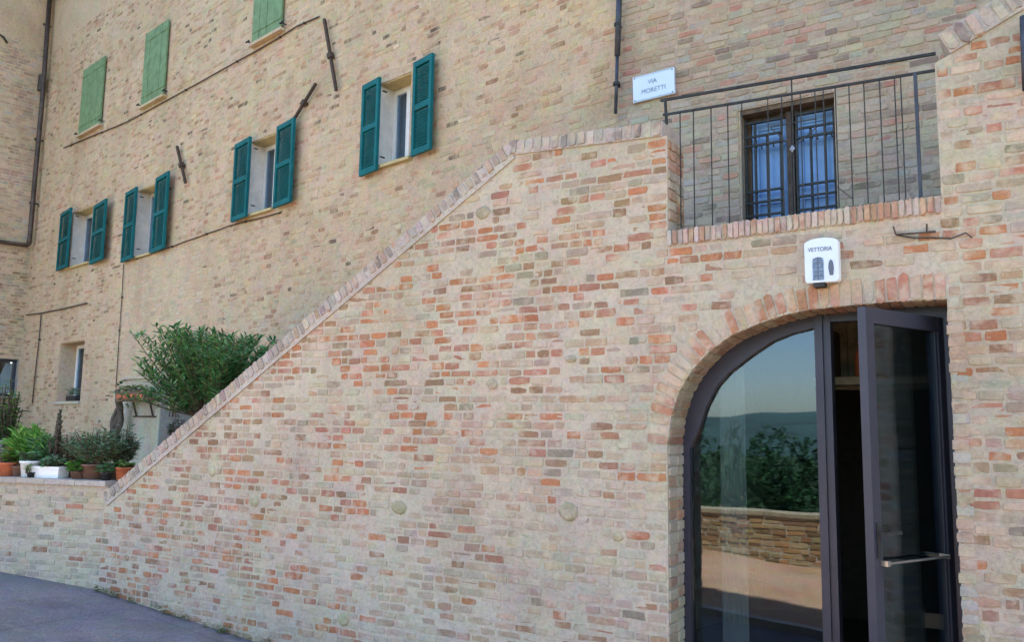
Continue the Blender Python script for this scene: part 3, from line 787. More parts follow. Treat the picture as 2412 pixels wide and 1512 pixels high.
# ------------------------------------------------------------------ downpipes, cables, iron ties
def strap(mb, x, y, z, r): mb.lathe([(r * 1.25, 0), (r * 1.25, .03)], (x, y, z), 12)
dp = thing('downpipe', 'long brown downpipe in the corner at the far left, bending left at its foot', 'pipe', A, (0, 0, 0))
pts = [A.un(x, y, -.11) for x, y in ((121, -60), (99, 240), (84, 400), (70, 562))]
path = [(p[0], -.11, p[1]) for p in pts]
foot = A.pt(pts[-1][0], pts[-1][1] - .10, -.12); elb = [CW.pt(-.12, pts[-1][1] - .12, -.1), CW.pt(-.6, pts[-1][1] - .13, -.1), CW.pt(-2.4, pts[-1][1] - .20, -.1)]
path += [tuple(A.loc(foot))] + [tuple(A.loc(p)) for p in elb]
mb = MB(); mb.tube(path, .042, 12); mb.build('pipe', M['copper'], dp, smooth=True)
mb = MB(); p = A.un(97, 195, -.11); mb.tube([(p[0], -.11, p[1] - .16), (p[0] + .015, -.11, p[1] + .16)], .062, 12); mb.build('pipe_socket', M['copper'], dp)
for yy in (60, 330, 480):
    p = A.un(112 - yy * .075, yy, -.11); mb = MB(); mb.tube([(p[0], -.11, p[1]), (p[0], -.11, p[1] + .035)], .052, 12); mb.box(p[0] - .012, p[0] + .012, -.07, .02, p[1] + .005, p[1] + .03); mb.build('pipe_clip', M['iron'], dp)
dp2 = thing('downpipe', 'thin dark downpipe running down to the wall coping beside the white street sign', 'pipe', B, (0, 0, 0))
pts = [B.un(x, y, -.06) for x, y in ((1460, -60), (1454, 130), (1450, 266))]
mb = MB(); mb.tube([(pts[0][0], -.06, pts[0][1]), (pts[1][0], -.06, pts[1][1])], .024, 10); mb.build('pipe', M['pipe'], dp2, smooth=True)
mb = MB(); mb.tube([(pts[1][0], -.06, pts[1][1]), (pts[2][0], -.06, pts[2][1] )], .014, 10); mb.build('lower_pipe', M['pipe'], dp2, smooth=True)
for yy in (60, 200):
    p = B.un(1456 - yy * .02, yy, -.06); mb = MB(); mb.tube([(p[0], -.06, p[1]), (p[0], -.06, p[1] + .025)], .03, 10); mb.box(p[0] - .008, p[0] + .008, -.04, .02, p[1], p[1] + .02); mb.build('pipe_clip', M['iron'], dp2)
dp3 = thing('pipe_stub', 'short dark upright pipe at the right picture edge, beside the rising coping', 'pipe', F, (0, 0, 0))
p0 = F.un(2411, 38, -.05); p1 = F.un(2413, 212, -.05)
mb = MB(); mb.tube([(p0[0] + .004, -.05, p0[1]), (p1[0] + .012, -.05, p1[1])], .022, 12); mb.build('pipe', M['pipe'], dp3, smooth=True)
mb = MB(); mb.box(p0[0] - .01, p0[0] + .03, -.04, .01, p0[1] - .1, p0[1] - .08); mb.build('pipe_clip', M['iron'], dp3)

def cable(name, label, fr, px, r, mat, off=-.02, cat='cable', group=None, sub=1, sag=0):
    pts = [fr.un(x, y, off) for x, y in px]; base = pts[0]
    t = thing(name, label, cat, fr, (base[0], 0, base[1]), group)
    path = []
    for i in range(len(pts) - 1):
        for k in range(sub):
            f = k / sub; path.append((pts[i][0] + (pts[i + 1][0] - pts[i][0]) * f - base[0], off, pts[i][1] + (pts[i + 1][1] - pts[i][1]) * f - base[1] + rnd.uniform(-sag, sag)))
    path.append((pts[-1][0] - base[0], off, pts[-1][1] - base[1]))
    mb = MB(); mb.tube(path, r, 6); mb.build('line', mat, t, smooth=True)
    mb = MB()
    for q in path[1:-1:3]: mb.box(q[0] - .012, q[0] + .012, off - r * 1.3, .0, q[2] - .012, q[2] + .012)
    if mb.v: mb.build('cable_clips', M['iron'], t, kind='stuff')
    return t
cable('cable', 'dark cable running up under the closed green shutters', A, [(150, 348), (212, 322), (300, 286), (400, 232), (520, 165), (640, 98), (700, 60), (752, 38)], .010, M['rust'], sub=3, sag=.004)
cable('cable', 'cable sagging below the sills of the left teal windows', A, [(295, 617), (380, 590), (460, 560), (540, 532), (660, 500)], .008, M['rust'], sub=3, sag=.004)
cb = cable('cable', 'horizontal thin cable above the small deep-set window', A, [(62, 742), (95, 738), (150, 727), (205, 714)], .012, M['copper'], off=-.03)
cable('cable', 'upright thin cable dropping beside the small deep-set window', A, [(97, 742), (92, 800), (84, 870), (76, 950)], .012, M['copper'], off=-.03)
cable('cable', 'faint upright cable beside the old plastered patch', A, [(291, 622), (287, 700), (280, 800), (273, 915)], .007, M['copper'], off=-.02)
cable('cable', 'short black cable end at the upper left picture corner', CW, [(-4, 78), (8, 86), (17, 100)], .018, M['iron'], off=-.03)
def tie(label, a, b, r, collar, fr=A):
    pa, pb = fr.un(*a, -.05), fr.un(*b, -.05)
    t = thing('wall_tie', label, 'iron bar', fr, ((pa[0] + pb[0]) / 2, 0, (pa[1] + pb[1]) / 2), 'iron wall ties')
    cx_, cz_ = (pa[0] + pb[0]) / 2, (pa[1] + pb[1]) / 2
    A3 = Vector((pa[0] - cx_, -.05, pa[1] - cz_)); B3 = Vector((pb[0] - cx_, -.05, pb[1] - cz_))
    mb = MB(); mb.bar(A3, B3, r, r); mb.build('bar', M['rust'], t)
    m_ = A3.lerp(B3, .52); d = (B3 - A3).normalized()
    mb = MB(); mb.bar(m_ - d * .035, m_ + d * .035, r * 2.0, r * 1.8); mb.box(m_.x - r * .6, m_.x + r * .6, -.05 + r, .01, m_.z - r * .6, m_.z + r * .6); mb.build('wedge', M['rust'], t)
tie('long iron wall tie above the gap between the two right teal windows', (764, 44), (792, 212), .032, .5)
tie('slanting iron wall tie leaning to the right above a teal shutter', (744, 196), (690, 284), .030, .5)
tie('short rusty iron wall tie above the second teal window', (417, 344), (437, 430), .034, .5)
# little bracket with a loose wire under the balcony sill
br = thing('wire_bracket', 'small iron bracket holding a loose wire under the balcony sill', 'bracket', F, (0, 0, 0))
pp = [F.un(x, y, -.03) for x, y in ((2104, 533), (2110, 552), (2183, 547), (2183, 527))]
mb = MB()
for a, b in zip(pp[:-1], pp[1:]): mb.bar((a[0], -.03, a[1]), (b[0], -.03, b[1]), .008, .008)
mb.bar((pp[2][0], -.03, pp[2][1]), (pp[2][0] + .04, -.03, pp[2][1]), .01, .01); mb.build('bracket', M['rust'], br)
wp = [F.un(x, y, -.02) for x, y in ((2110, 553), (2150, 560), (2200, 560), (2240, 562), (2275, 548), (2290, 560))]
mb = MB(); mb.tube([(a[0], -.02, a[1]) for a in wp], .0035, 6); mb.build('wire', M['iron'], br)

# ------------------------------------------------------------------ balcony: landing, door with grille, railing
lz = LAND - .11
mb = MB()
xa = F.loc(B.pt(bx0, 0))
poly = [F.pt(pier_b[0] - .6, 0, .275), F.pt(XR, 0, .275), F.pt(XR, 0, 1.40), F.pt(pier_b[0] - .6, 0, 1.30)]
vs = [(p.x, p.y, lz - .2) for p in poly] + [(p.x, p.y, lz) for p in poly]
mb.add(vs, [(3, 2, 1, 0), (4, 5, 6, 7), (0, 1, 5, 4), (1, 2, 6, 5), (2, 3, 7, 6), (3, 0, 4, 7)]); mb.build('landing', M['mortar'], kind='structure')
# steps behind the sloping wall
mb = MB(); zt = lz; xs = pier_b[0] - .6; k = 0
while zt > 1.15:
    mb2x = xs - .24; ps = [F.pt(mb2x, 0, .275), F.pt(xs, 0, .275), F.pt(xs, 0, 1.3), F.pt(mb2x, 0, 1.3)]
    z1_ = zt - .17; vs = [(p.x, p.y, z1_ - .35) for p in ps] + [(p.x, p.y, z1_) for p in ps]
    mb.add(vs, [(3, 2, 1, 0), (4, 5, 6, 7), (0, 1, 5, 4), (1, 2, 6, 5), (2, 3, 7, 6), (3, 0, 4, 7)]); zt = z1_; xs = mb2x
mb.build('steps', M['mortar'], kind='structure')
bd_ = thing('balcony_door', 'blue two-leaf balcony door behind a black iron grille, in a deep recess', 'door', B, ((dl + dr) / 2, 0, db))
W = dr - dl; H = dt - db; h = W / 2
mb = MB(); mb.box(-h, -h + .012, .01, .32, -.0, H); mb.box(h - .012, h, .01, .32, 0, H); mb.build('reveal', M['amortar'], bd_)
mb = MB(); mb.box(-h, h, .012, .32, H - .035, H - .001); mb.build('lintel', M['wood'], bd_)
mb = MB(); mb.box(-h + .012, -h + .055, .13, .19, 0, H - .036); mb.box(h - .055, h - .012, .13, .19, 0, H - .036); mb.box(-h + .055, h - .055, .132, .188, H - .075, H - .036); mb.build('frame', M['wood'], bd_)
for sx in (-1, 1):
    x0, x1 = (-h + .058, -.035) if sx < 0 else (.035, h - .058)
    lf = bpy.data.objects.new('door_leaf', None); C.objects.link(lf); lf.parent = bd_
    mb = MB(); st = .05
    mb.box(x0, x0 + st, .145, .185, 0, H - .078); mb.box(x1 - st, x1, .145, .185, 0, H - .078)
    for zz in (0, H * .42, H - .078 - .06): mb.box(x0 + st, x1 - st, .147, .183, zz, zz + .06)
    mb.build('leaf_frame', M['bluedoor'], lf)
    mb = MB(); mb.box(x0 + st, x1 - st, .16, .172, .06, H * .42); mb.build('panel', M['bluedoor'], lf)
    mb = MB(); mb.box(x0 + st, x1 - st, .16, .172, H * .42 + .06, H - .138); mb.build('panel', M['bluedoor'], lf)
mb = MB(); mb.box(-.020, .020, .135, .18, 0, H - .078); mb.build('centre_post', M['wood'], bd_)
gr = thing('iron_grille', 'black iron grille of crossing bars in front of the blue balcony door', 'grille', B, ((dl + dr) / 2, 0, db))
visz = B.un(1860, 508)[1] - db; gy = .085; gb = .016
def gbar(a, b, name='bar', r=gb, mat='iron', dy=0):
    mb = MB(); mb.bar((a[0], gy + dy, a[1]), (b[0], gy + dy, b[1]), r, r); return mb.build(name, M[mat], gr)
for sx in (-1, 1):
    xs_ = [h - .03, h - .10, h - .20, h - .30, .055] if sx > 0 else [-h + .03, -h + .10, -h + .19, -h + .29, -.055]
    for i, x in enumerate(xs_): gbar((x, 0), (x, H - (.05 if i in (0, 4) else .20 if i != 1 else .09)), 'bar', .015 if i in (0, 4) else gb)
    xo, xi = xs_[0], xs_[-1]
    for zz in (.03, visz + .05, visz + .15, visz + .235, H - .27, H - .20, H - .09): gbar((xo, zz), (xi, zz), 'cross_bar', gb, dy=-.012)
    for x in xs_[1:4]:   # hooked ends
        mb = MB(); mb.tube([(x, gy, H - .30), (x + .02, gy - .005, H - .27), (x + .045, gy - .005, H - .275), (x + .05, gy, H - .30)], .006, 6); mb.build('scroll', M['iron'], gr)
mb = MB(); mb.box(-.018, .018, gy - .012, gy + .012, 0, H - .05); mb.build('centre_bar', M['rust'], gr)

rl = thing('balcony_railing', 'thin dark iron railing with upright bars across the balcony opening', 'railing', F, (0, 0, 0))
ry = .10
def fp(px, py, d=ry): s_, z_ = F.un(px, py, d); return Vector((s_, d, z_))
def rbar(a, b, r, name, mat='iron', dy=0.0):
    a = a.copy(); b = b.copy(); a.y += dy; b.y += dy
    mb = MB(); mb.bar(a, b, r, r); return mb.build(name, M[mat], rl)
rt_a, rt_b = fp(1556, 236), fp(2204, 125); sc_a, sc_b = fp(1562, 270), fp(2206, 164); bo_a, bo_b = fp(1592, 546), fp(2222, 468)
rbar(rt_a, rt_b, .015, 'top_rail'); rbar(sc_a, sc_b, .013, 'rail'); rbar(bo_a, bo_b, .008, 'rail')
def on(a, b, x): t = (x - a.x) / (b.x - a.x); return a.lerp(b, t)
posts = [1604, 1636, 1678, 1718, 1752, 1977, 2010, 2046, 2084, 2120, 2135]
for x in posts:
    t_ = fp(x, 270 - (x - 1562) * .165); bt = on(bo_a, bo_b, fp(x, 500).x); tt = on(sc_a, sc_b, bt.x)
    rbar(tt, bt, .0058, 'baluster')
for x in (2166,):
    bt = on(bo_a, bo_b, fp(x, 400).x); tt = on(sc_a, sc_b, bt.x); rbar(tt, bt, .017, 'post', 'pipe')
tt = fp(1567, 236); bt = fp(1570, 292); rbar(tt, bt, .014, 'post')
cx_ = fp(1868, 330).x; cT, cB = on(rt_a, rt_b, cx_), on(bo_a, bo_b, cx_)
rbar(cT, cB, .007, 'centre_rod', 'steelg' if 'steelg' in M else 'iron'); 
for x in (1845, 1890, 1812, 1925, 1945):
    bt = on(bo_a, bo_b, fp(x, 400).x); tt = on(sc_a, sc_b, bt.x); rbar(tt, bt, .0050, 'baluster')
for (a, b) in (((1815, 300), (1868, 350)), ((1925, 300), (1868, 350)), ((1815, 300), (1925, 280)), ((1972, 440), (2010, 470))):
    rbar(fp(*a), fp(*b), .005, 'brace', dy=-.012)
mb = MB(); c_ = fp(1868, 352); k_ = .016
mb.add([c_ + Vector(v) for v in ((0, -.02, k_ * 1.4), (k_, -.02, 0), (0, -.02, -k_ * 1.4), (-k_, -.02, 0), (0, -.035, 0), (0, -.008, 0))], [(0, 4, 1), (1, 4, 2), (2, 4, 3), (3, 4, 0), (1, 5, 0), (2, 5, 1), (3, 5, 2), (0, 5, 3)]); mb.build('rosette', M['lettergrey'], rl)

# ------------------------------------------------------------------ signs
def text(body, size, parent, loc, mat, name='lettering', sx=1.0, rz=0, align='CENTER', ext=.0008):
    cu = bpy.data.curves.new(name, 'FONT'); cu.body = body; cu.size = size; cu.extrude = ext; cu.align_x = align; cu.align_y = 'CENTER'
    to = bpy.data.objects.new(name, cu); C.objects.link(to)
    me = bpy.data.meshes.new_from_object(to.evaluated_get(bpy.context.evaluated_depsgraph_get())); bpy.data.objects.remove(to)
    me.materials.clear(); me.materials.append(M[mat]); me.name = name
    o = bpy.data.objects.new(name, me); C.objects.link(o); o.parent = parent; o.location = loc
    o.rotation_euler = Euler((R(90), 0, rz)); o.scale = (sx, 1, 1); return o
# street sign sits on the upper wall
sg = [B.un(x, y, -.02) for x, y in ((1491, 244), (1587, 219), (1592, 160), (1494, 180))]
sx0 = (sg[0][0] + sg[3][0]) / 2; sx1 = (sg[1][0] + sg[2][0]) / 2; sz0 = (sg[0][1] + sg[1][1]) / 2; sz1 = (sg[2][1] + sg[3][1]) / 2
ss = thing('street_sign', 'white rectangular street name plate beside the thin downpipe', 'sign', B, ((sx0 + sx1) / 2, 0, (sz0 + sz1) / 2))
W, H = sx1 - sx0, sz1 - sz0; tl = (sg[1][1] - sg[0][1]) / W
ss.rotation_euler[1] = -math.atan(tl) * .6
mb = MB(); mb.box(-W / 2, W / 2, -.032, -.008, -H / 2, H / 2); pl = mb.build('plate', M['signw'], ss)
mb = MB(); e = .006
mb.box(-W / 2 + e, W / 2 - e, -.034, -.0325, -H / 2 + e, -H / 2 + e + .003); mb.build('border', M['lettergrey'], ss); mb = MB(); mb.box(-W / 2 + e, W / 2 - e, -.034, -.0325, H / 2 - e - .003, H / 2 - e); mb.build('border', M['lettergrey'], ss)
for sx in (-1, 1):
    for sz in (-1, 1):
        mb = MB(); mb.tube([(sx * (W / 2 - .015), -.037, sz * (H / 2 - .015)), (sx * (W / 2 - .015), .005, sz * (H / 2 - .015))], .004, 8); mb.build('screw', M['iron'], ss)
text('VIA', H * .24, ss, (-W * .02, -.0335, H * .17), 'lettergrey')
text('MORETTI', H * .25, ss, (0, -.0335, -H * .17), 'lettergrey', sx=.95)

vg = [F.un(x, y, -.05) for x, y in ((1900, 662), (1976, 664), (1974, 566), (1897, 566))]
vx0, vx1 = F.un(1898, 615, -.05)[0], F.un(1977, 615, -.05)[0]; vz0, vz1 = F.un(1938, 666, -.05)[1], F.un(1936, 562, -.05)[1]
vs_ = thing('wall_sign', 'white arched-top shop sign with a painted doorway, above the glass doors', 'sign', F, ((vx0 + vx1) / 2, 0, vz0))
W, H = vx1 - vx0, vz1 - vz0; h = W / 2; n_ = 14
arc = [(h * math.cos(math.pi * i / n_), H - .028 + .028 * math.sin(math.pi * i / n_)) for i in range(n_ + 1)]
rc = .012
poly = [(-h + rc, 0), (h - rc, 0), (h, rc)] + arc + [(-h, rc)]
mb = MB(); mb.prism(poly, -.075, -.012); mb.build('panel', M['signw'], vs_)
mb = MB(); mb.prism([(x * 1.02, z * 1.01 - .001) for x, z in poly], -.068, -.02); mb.build('rim', M['white'], vs_)
aw_ = W * .165; dx_ = -W * .10
ap = [(dx_ - aw_, .012), (dx_ + aw_, .012)] + [(dx_ + aw_ * math.cos(math.pi * i / 10), H * .48 + aw_ * .75 * math.sin(math.pi * i / 10)) for i in range(11)]
mb = MB(); mb.prism(ap, -.0775, -.0755); mb.build('painted_doorway', M['emblem'], vs_)
mb = MB()
for i in range(5): mb.box(dx_ - aw_ * .85, dx_ + aw_ * .85, -.0790, -.0780, .03 + i * H * .1, .034 + i * H * .1)
mb.box(dx_ - .003, dx_ + .003, -.0794, -.0784, .012, H * .55); mb.build('painted_lines', M['letter'], vs_)
ax2 = W * .27
mb = MB(); mb.prism([(ax2 - .006, H * .14), (ax2 + .012, H * .14), (ax2 + .016, H * .3), (ax2 + .012, H * .44), (ax2 + .002, H * .5), (ax2 - .008, H * .44), (ax2 - .012, H * .32)], -.0775, -.0755); mb.build('painted_figure', M['letter'], vs_)
text('VETTORIA', H * .135, vs_, (-W * .03, -.0765, H * .74), 'letter', sx=.82)
mb = MB(); mb.box(dx_ - aw_, dx_ + aw_, -.07, -.005, -.022, -.001); mb.build('bracket', M['iron'], vs_)

# ------------------------------------------------------------------ arched glass doorway
DY = .262
gd = thing('glass_doorway', 'dark grey framed glass doorway under the brick arch, its right leaf standing open', 'door', F, (0, 0, 0))
outer_px = [(1605, 1512), (1605, 1040), (1610, 1012), (1618, 990), (1634, 945), (1663, 893), (1707, 840), (1743, 808), (1793, 776), (1848, 752), (1902, 739), (1970, 731), (2040, 726), (2120, 722), (2200, 720), (2275, 719)]
inner_px = [(1633, 1512), (1637, 1056), (1649, 1013), (1667, 958), (1692, 910), (1721, 878), (1772, 838), (1822, 805), (1866, 787), (1925, 773)]
fo = [F.un(x, y, DY) for x, y in outer_px]; fi = [F.un(x, y, DY) for x, y in inner_px]
FLOOR = -.02
fo[0] = (fo[0][0], FLOOR); fo[1] = (fo[0][0], fo[1][1]); fi[0] = (fi[0][0], FLOOR + .05)
fi[1] = (fi[0][0], fi[1][1])
def push(pts, t):
    out = []
    for i, p in enumerate(pts):
        a, b = pts[max(i - 1, 0)], pts[min(i + 1, len(pts) - 1)]; d = Vector((b[0] - a[0], b[1] - a[1])).normalized(); out.append((p[0] - d.y * t, p[1] + d.x * t))
    return out
fo2 = push(fo, .03); fo2[0] = (fo2[0][0], FLOOR)
mxl, mxr = F.un(1930, 1100, DY - .02)[0], F.un(1967, 1100, DY - .02)[0]
ztop = max(p[1] for p in fo)
# curved frame member: outer polyline to inner polyline up to the mullion
seg_o = [p for p in fo2 if p[0] <= mxl + .0]; tt_ = [p for p in fo2 if p[0] > mxl][0]; pp_ = seg_o[-1]
yo = pp_[1] + (tt_[1] - pp_[1]) * (mxl - pp_[0]) / (tt_[0] - pp_[0])
seg_i = [p for p in fi if p[0] < mxl - .002] + [(mxl, fi[-1][1])]
poly = seg_o + [(mxl, yo)] + seg_i[::-1]
mb = MB(); mb.prism(poly[::-1], DY - .03, DY + .05); mb.build('curved_frame', M['frame'], gd)
mb = MB(); mb.prism([(p[0], p[1]) for p in seg_i] + [(mxl, FLOOR + .05)], DY + .008, DY + .016); mb.build('fixed_pane', M['glass'], gd)
mb = MB(); mb.box(seg_i[0][0], mxl, DY - .028, DY + .048, FLOOR, FLOOR + .05); mb.build('bottom_rail', M['frame'], gd)
mb = MB(); mb.box(mxl, mxl + (mxr - mxl) * .52, DY - .05, DY + .05, FLOOR, yo - .01); mb.build('mullion', M['frame'], gd)
mb = MB(); mb.box(mxl + (mxr - mxl) * .52 + .001, mxr, DY - .035, DY + .05, FLOOR, yo - .012); mb.build('mullion', M['frame'], gd)
jl = F.un(2222, 1100, DY)[0]
hz = F.un(2100, 752, DY)[1]
mb = MB(); mb.box(mxr, ajr + .12, DY - .03, DY + .05, hz, ztop + .05); mb.build('head_rail', M['frame'], gd)
mb = MB(); mb.box(jl, ajr + .12, DY - .03, DY + .05, FLOOR, hz - .001); mb.build('jamb', M['frame'], gd)
mb = MB(); mb.box(ajr - .0, ajr + .02, .10, DY - .03, Z0, arch[-1][1] - .01); mb.build('jamb_shade', M['dark'], gd)  # dark strip stands in for the shade on the right reveal
# open leaf
hx, hzt = F.un(2212, 747, DY); fr_px = (2031, 725)
ang = None; best = 9
for a_i in range(20, 80):
    a_ = R(a_i); 
    for w_i in range(30, 80):
        ww = w_i / 100; ex = hx - ww * math.cos(a_); ey = DY - ww * math.sin(a_)
        p = F.px(ex, hzt - .01, ey); q = F.px(ex, 1.0, ey)
        e_ = abs(p[0] - fr_px[0]) + abs(p[1] - fr_px[1]) * 2
        if e_ < best: best = e_; ang = a_; LW = ww
print('leaf angle', math.degrees(ang), 'width', LW, 'err', best)
lfz1 = hzt - .01; LH = lfz1 - FLOOR - .01
leaf = bpy.data.objects.new('door_leaf', None); C.objects.link(leaf); leaf.parent = gd
leaf.location = (hx, DY - .035, FLOOR + .01); leaf.rotation_euler = (0, 0, ang)     # local -x runs to the free edge
st = .062; sth = .045
mb = MB(); mb.box(-LW, -LW + st, -.022, .022, 0, LH); mb.box(-sth, 0, -.022, .022, 0, LH); mb.box(-LW + st, -sth, -.0205, .0205, LH - .075, LH); mb.box(-LW + st, -sth, -.0205, .0205, 0, .09); mb.build('leaf_frame', M['frame'], leaf)
mb = MB(); mb.box(-LW + st, -sth, -.004, .004, .09, LH - .075); mb.build('pane', M['glass2'] if 'glass2' in M else M['glass'], leaf)
mb = MB(); mb.box(-sth - .012, -sth - .002, -.012, .012, .09, LH - .075); mb.box(-LW + st + .002, -LW + st + .01, -.012, .012, .09, LH - .075); mb.build('glazing_bead', M['frame'], leaf)
hnd = F.un(2066, 1262, DY - LW * math.sin(ang))[1]
mb = MB(); hxx = -LW + st * .5
mb.box(hxx - .012, hxx + .012, -.030, -.0225, hnd - .11 - FLOOR, hnd + .05 - FLOOR); mb.bar((hxx, -.03, hnd - FLOOR), (hxx, -.065, hnd - FLOOR), .014, .014); mb.bar((hxx - .005, -.062, hnd - FLOOR), (hxx + .12, -.062, hnd - FLOOR + .002), .016, .014); mb.build('handle', M['iron'], leaf)
mb = MB(); ed_ = DY - LW * math.sin(ang); zb = F.un(2075, 1327, ed_)[1] - FLOOR - .01
mb.tube([(-LW + st, -.052, zb), (-sth - .05, -.052, zb)], .0065, 10); mb.box(-LW + st - .02, -LW + st + .002, -.060, -.023, zb - .012, zb + .012); mb.box(-sth - .058, -sth - .05, -.058, -.006, zb - .010, zb + .010); mb.build('push_bar', M['steel'], leaf)

# room behind the doors
rm = [(aj - 1.0, XR - .6)]
rx0, rx1 = aj - .9, ajr + 1.6; ry0, ry1 = DY + .10, 3.9; rz0, rz1 = FLOOR - .02, 2.62
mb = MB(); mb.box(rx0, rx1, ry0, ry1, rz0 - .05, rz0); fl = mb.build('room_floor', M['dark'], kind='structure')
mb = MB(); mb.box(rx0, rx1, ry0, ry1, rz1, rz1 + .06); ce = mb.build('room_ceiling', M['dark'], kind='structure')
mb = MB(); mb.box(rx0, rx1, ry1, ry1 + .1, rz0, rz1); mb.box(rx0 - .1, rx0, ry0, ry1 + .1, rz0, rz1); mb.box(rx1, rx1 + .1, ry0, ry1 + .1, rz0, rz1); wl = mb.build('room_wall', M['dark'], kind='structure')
for o in (fl, ce, wl): o.location = F.o; o.rotation_euler = (0, 0, F.ang)
bz = F.un(2080, 905, 1.1)[1]; 
bm_ = thing('wooden_shelf', 'pale wooden shelf beam seen through the glass above the dark room', 'shelf', F, (mxr, 1.1, bz))
mb = MB(); mb.box(-.3, 1.25, 0, .28, 0, .05); mb.build('board', M['beam'], bm_)
for i, x in enumerate((-.2, .1, .4, .7, 1.0)):
    mb = MB(); mb.box(x, x + .03, .02, .26, .051, .36); mb.build('divider', M['wood'], bm_)
for i, (bl, col) in enumerate((('brown bottle nearest the mullion on the shelf inside the doorway', 'terracotta'), ('dark bottle behind the open leaf stile on the inside shelf', 'iron'), ('dim brown bottle seen through the open leaf, furthest right on the shelf', 'potbrown'))):
    bt = thing('bottle', bl, 'bottle', F, (mxr - .02 + i * .24, 1.2, bz + .052), 'bottles on the shelf inside')
    mb = MB(); mb.lathe([(.03, 0), (.032, .01), (.032, .14), (.012, .18), (.011, .23), (.013, .235)], (0, 0, 0), 12); mb.build('glass_body', M[col], bt, smooth=True)
    mb = MB(); mb.lathe([(.013, .236), (.013, .25)], (0, 0, 0), 10); mb.build('stopper', M['wood'], bt)
for i in range(9):
    mb = MB(); x = -.3 + i * .172; mb.box(x + .002, x + .170, .285, .305, -.02, .62); mb.build('back_board', M['beam'], bm_)
# chair inside, seen low through the leaf
chx, chz = F.un(2170, 1432, .75)
ch_ = thing('metal_chair', 'grey metal chair back just visible low behind the open glass leaf', 'chair', F, (chx + .2, .95, FLOOR))
mb = MB(); mb.box(-.21, .21, -.2, .2, .43, .455); mb.build('seat', M['wood'], ch_)
for sx in (-1, 1):
    mb = MB(); mb.tube([(sx * .19, -.18, .0), (sx * .19, -.19, .45), (sx * .19, -.22, chz - FLOOR)], .012, 8); mb.build('leg', M['steel'], ch_)
    mb = MB(); mb.tube([(sx * .19, .19, .0), (sx * .19, .17, .43)], .012, 8); mb.build('leg', M['steel'], ch_)
mb = MB(); mb.box(-.18, .18, -.235, -.215, chz - FLOOR - .1, chz - FLOOR - .02); mb.build('backrest', M['steel'], ch_)
# sheer curtain just inside the fixed pane
cxl, cxr = F.un(1706, 1200, DY + .2)[0], F.un(1768, 1200, DY + .2)[0]; 
mct, tct, bct = newmat('sheer_cloth'); trn = N(tct, 'ShaderNodeBsdfTransparent'); mxx = N(tct, 'ShaderNodeMixShader'); mxx.inputs[0].default_value = .55
bct.inputs['Base Color'].default_value = (.8, .8, .76, 1); bct.inputs['Roughness'].default_value = .9
tct.links.new(trn.outputs[0], mxx.inputs[1]); tct.links.new(bct.outputs[0], mxx.inputs[2]); tct.links.new(mxx.outputs[0], tct.nodes['Material Output'].inputs[0])
cu = thing('sheer_curtain', 'narrow sheer curtain hanging inside the tall arched pane', 'curtain', F, (cxl, DY + .14, FLOOR))
mb = MB(); nn_ = 40; WW = cxr - cxl
pts = [(WW * i / nn_, .012 * math.sin(i * .9)) for i in range(nn_ + 1)]
mb.add([(x, y, .03) for x, y in pts] + [(x, y, 2.40) for x, y in pts], [(i, i + 1, nn_ + 2 + i, nn_ + 1 + i) for i in range(nn_)]); mb.build('cloth', mct, cu, smooth=True)
mb = MB(); mb.tube([(-.02, 0, 2.405), (WW + .6, 0, 2.405)], .008, 8); mb.build('rod', M['steel'], cu)

# ------------------------------------------------------------------ terrace on the left: retaining wall, deck, plastered block
TXL = T.un(-60, 1200)[0] - 2.2; ttz = T.un(120, 1129)[1]
tw = thing('retaining_wall', 'low pale brick retaining wall under the flower pots at lower left', 'wall', T, (0, 0, 0))
mb = MB(); mb.prism([(TXL, -.6), (0, -.6), (0, ttz - .045), (TXL, ttz - .045)], 0, .3); mb.build('mortar', M['mortar'], tw)
TB = courses([(TXL, -.1), (0, -.1), (0, ttz - .05), (TXL, ttz - .05)], [], .056, .011, [.10, .13, .16, .2], -.1, ttz - .05, 51)
def col_ret(b, p, r):
    t = r.random()
    if t < .07: return jit(RED, r, .15)
    if t < .13: return jit(BROWN, r, .15)
    return jit(r.choice([(.42, .36, .26), (.47, .40, .29), (.37, .32, .235), (.45, .35, .24)]), r, .12)
lay(T, tw, TB, col_ret, 'brick', 300, (.0, .008))
n = int(-TXL / .32)
for i in range(n):
    mb = MB(); x0 = TXL + (-TXL) * i / n; mb.box(x0 + .003, x0 - TXL / n - .003, -.03, .34, ttz - .044 + rnd.uniform(-.002, .002), ttz + rnd.uniform(-.003, .003)); mb.build('coping_slab', M['coping_m'], tw)
mb = MB(); poly = [T.pt(TXL, 0, .3), T.pt(0, 0, .3), F.pt(left_x + 1.5, 0, .3), F.pt(left_x + 1.5, 0, 2.2), A.pt(-6.0, 0, .02), A.pt(AX0, 0, .02), CW.pt(-5.5, 0, .02)]
vs = [(p.x, p.y, ttz - .10) for p in poly]; mb.add(vs, [tuple(range(len(vs)))]); mb.build('terrace', M['mortar'], kind='structure')
bs0, bz0 = A.un(300, 1060, -.0); bs1 = A.un(374, 1000, -.45)[0]; bztop = A.un(374, 890, -.45)[1]
pb = thing('plastered_block', 'low cream plastered block against the house wall behind the shrubs', 'block', A, (bs1, 0, ttz - .1))
mb = MB(); mb.box(-1.25, 0, -.45, -.001, 0, bztop - ttz + .1 ); o = mb.build('plaster_body', M['plaster'], pb)
mb = MB(); mb.box(-1.28, .03, -.48, -.001, bztop - ttz + .101, bztop - ttz + .125); mb.build('cap_slab', M['plaster'], pb)
mb = MB(); mb.box(.001, .012, -.44, -.01, 0, bztop - ttz + .09); mb.build('shaded_side', M['plaster_grey_shade'], pb)  # thin grey sheet painting shade onto the block's right side

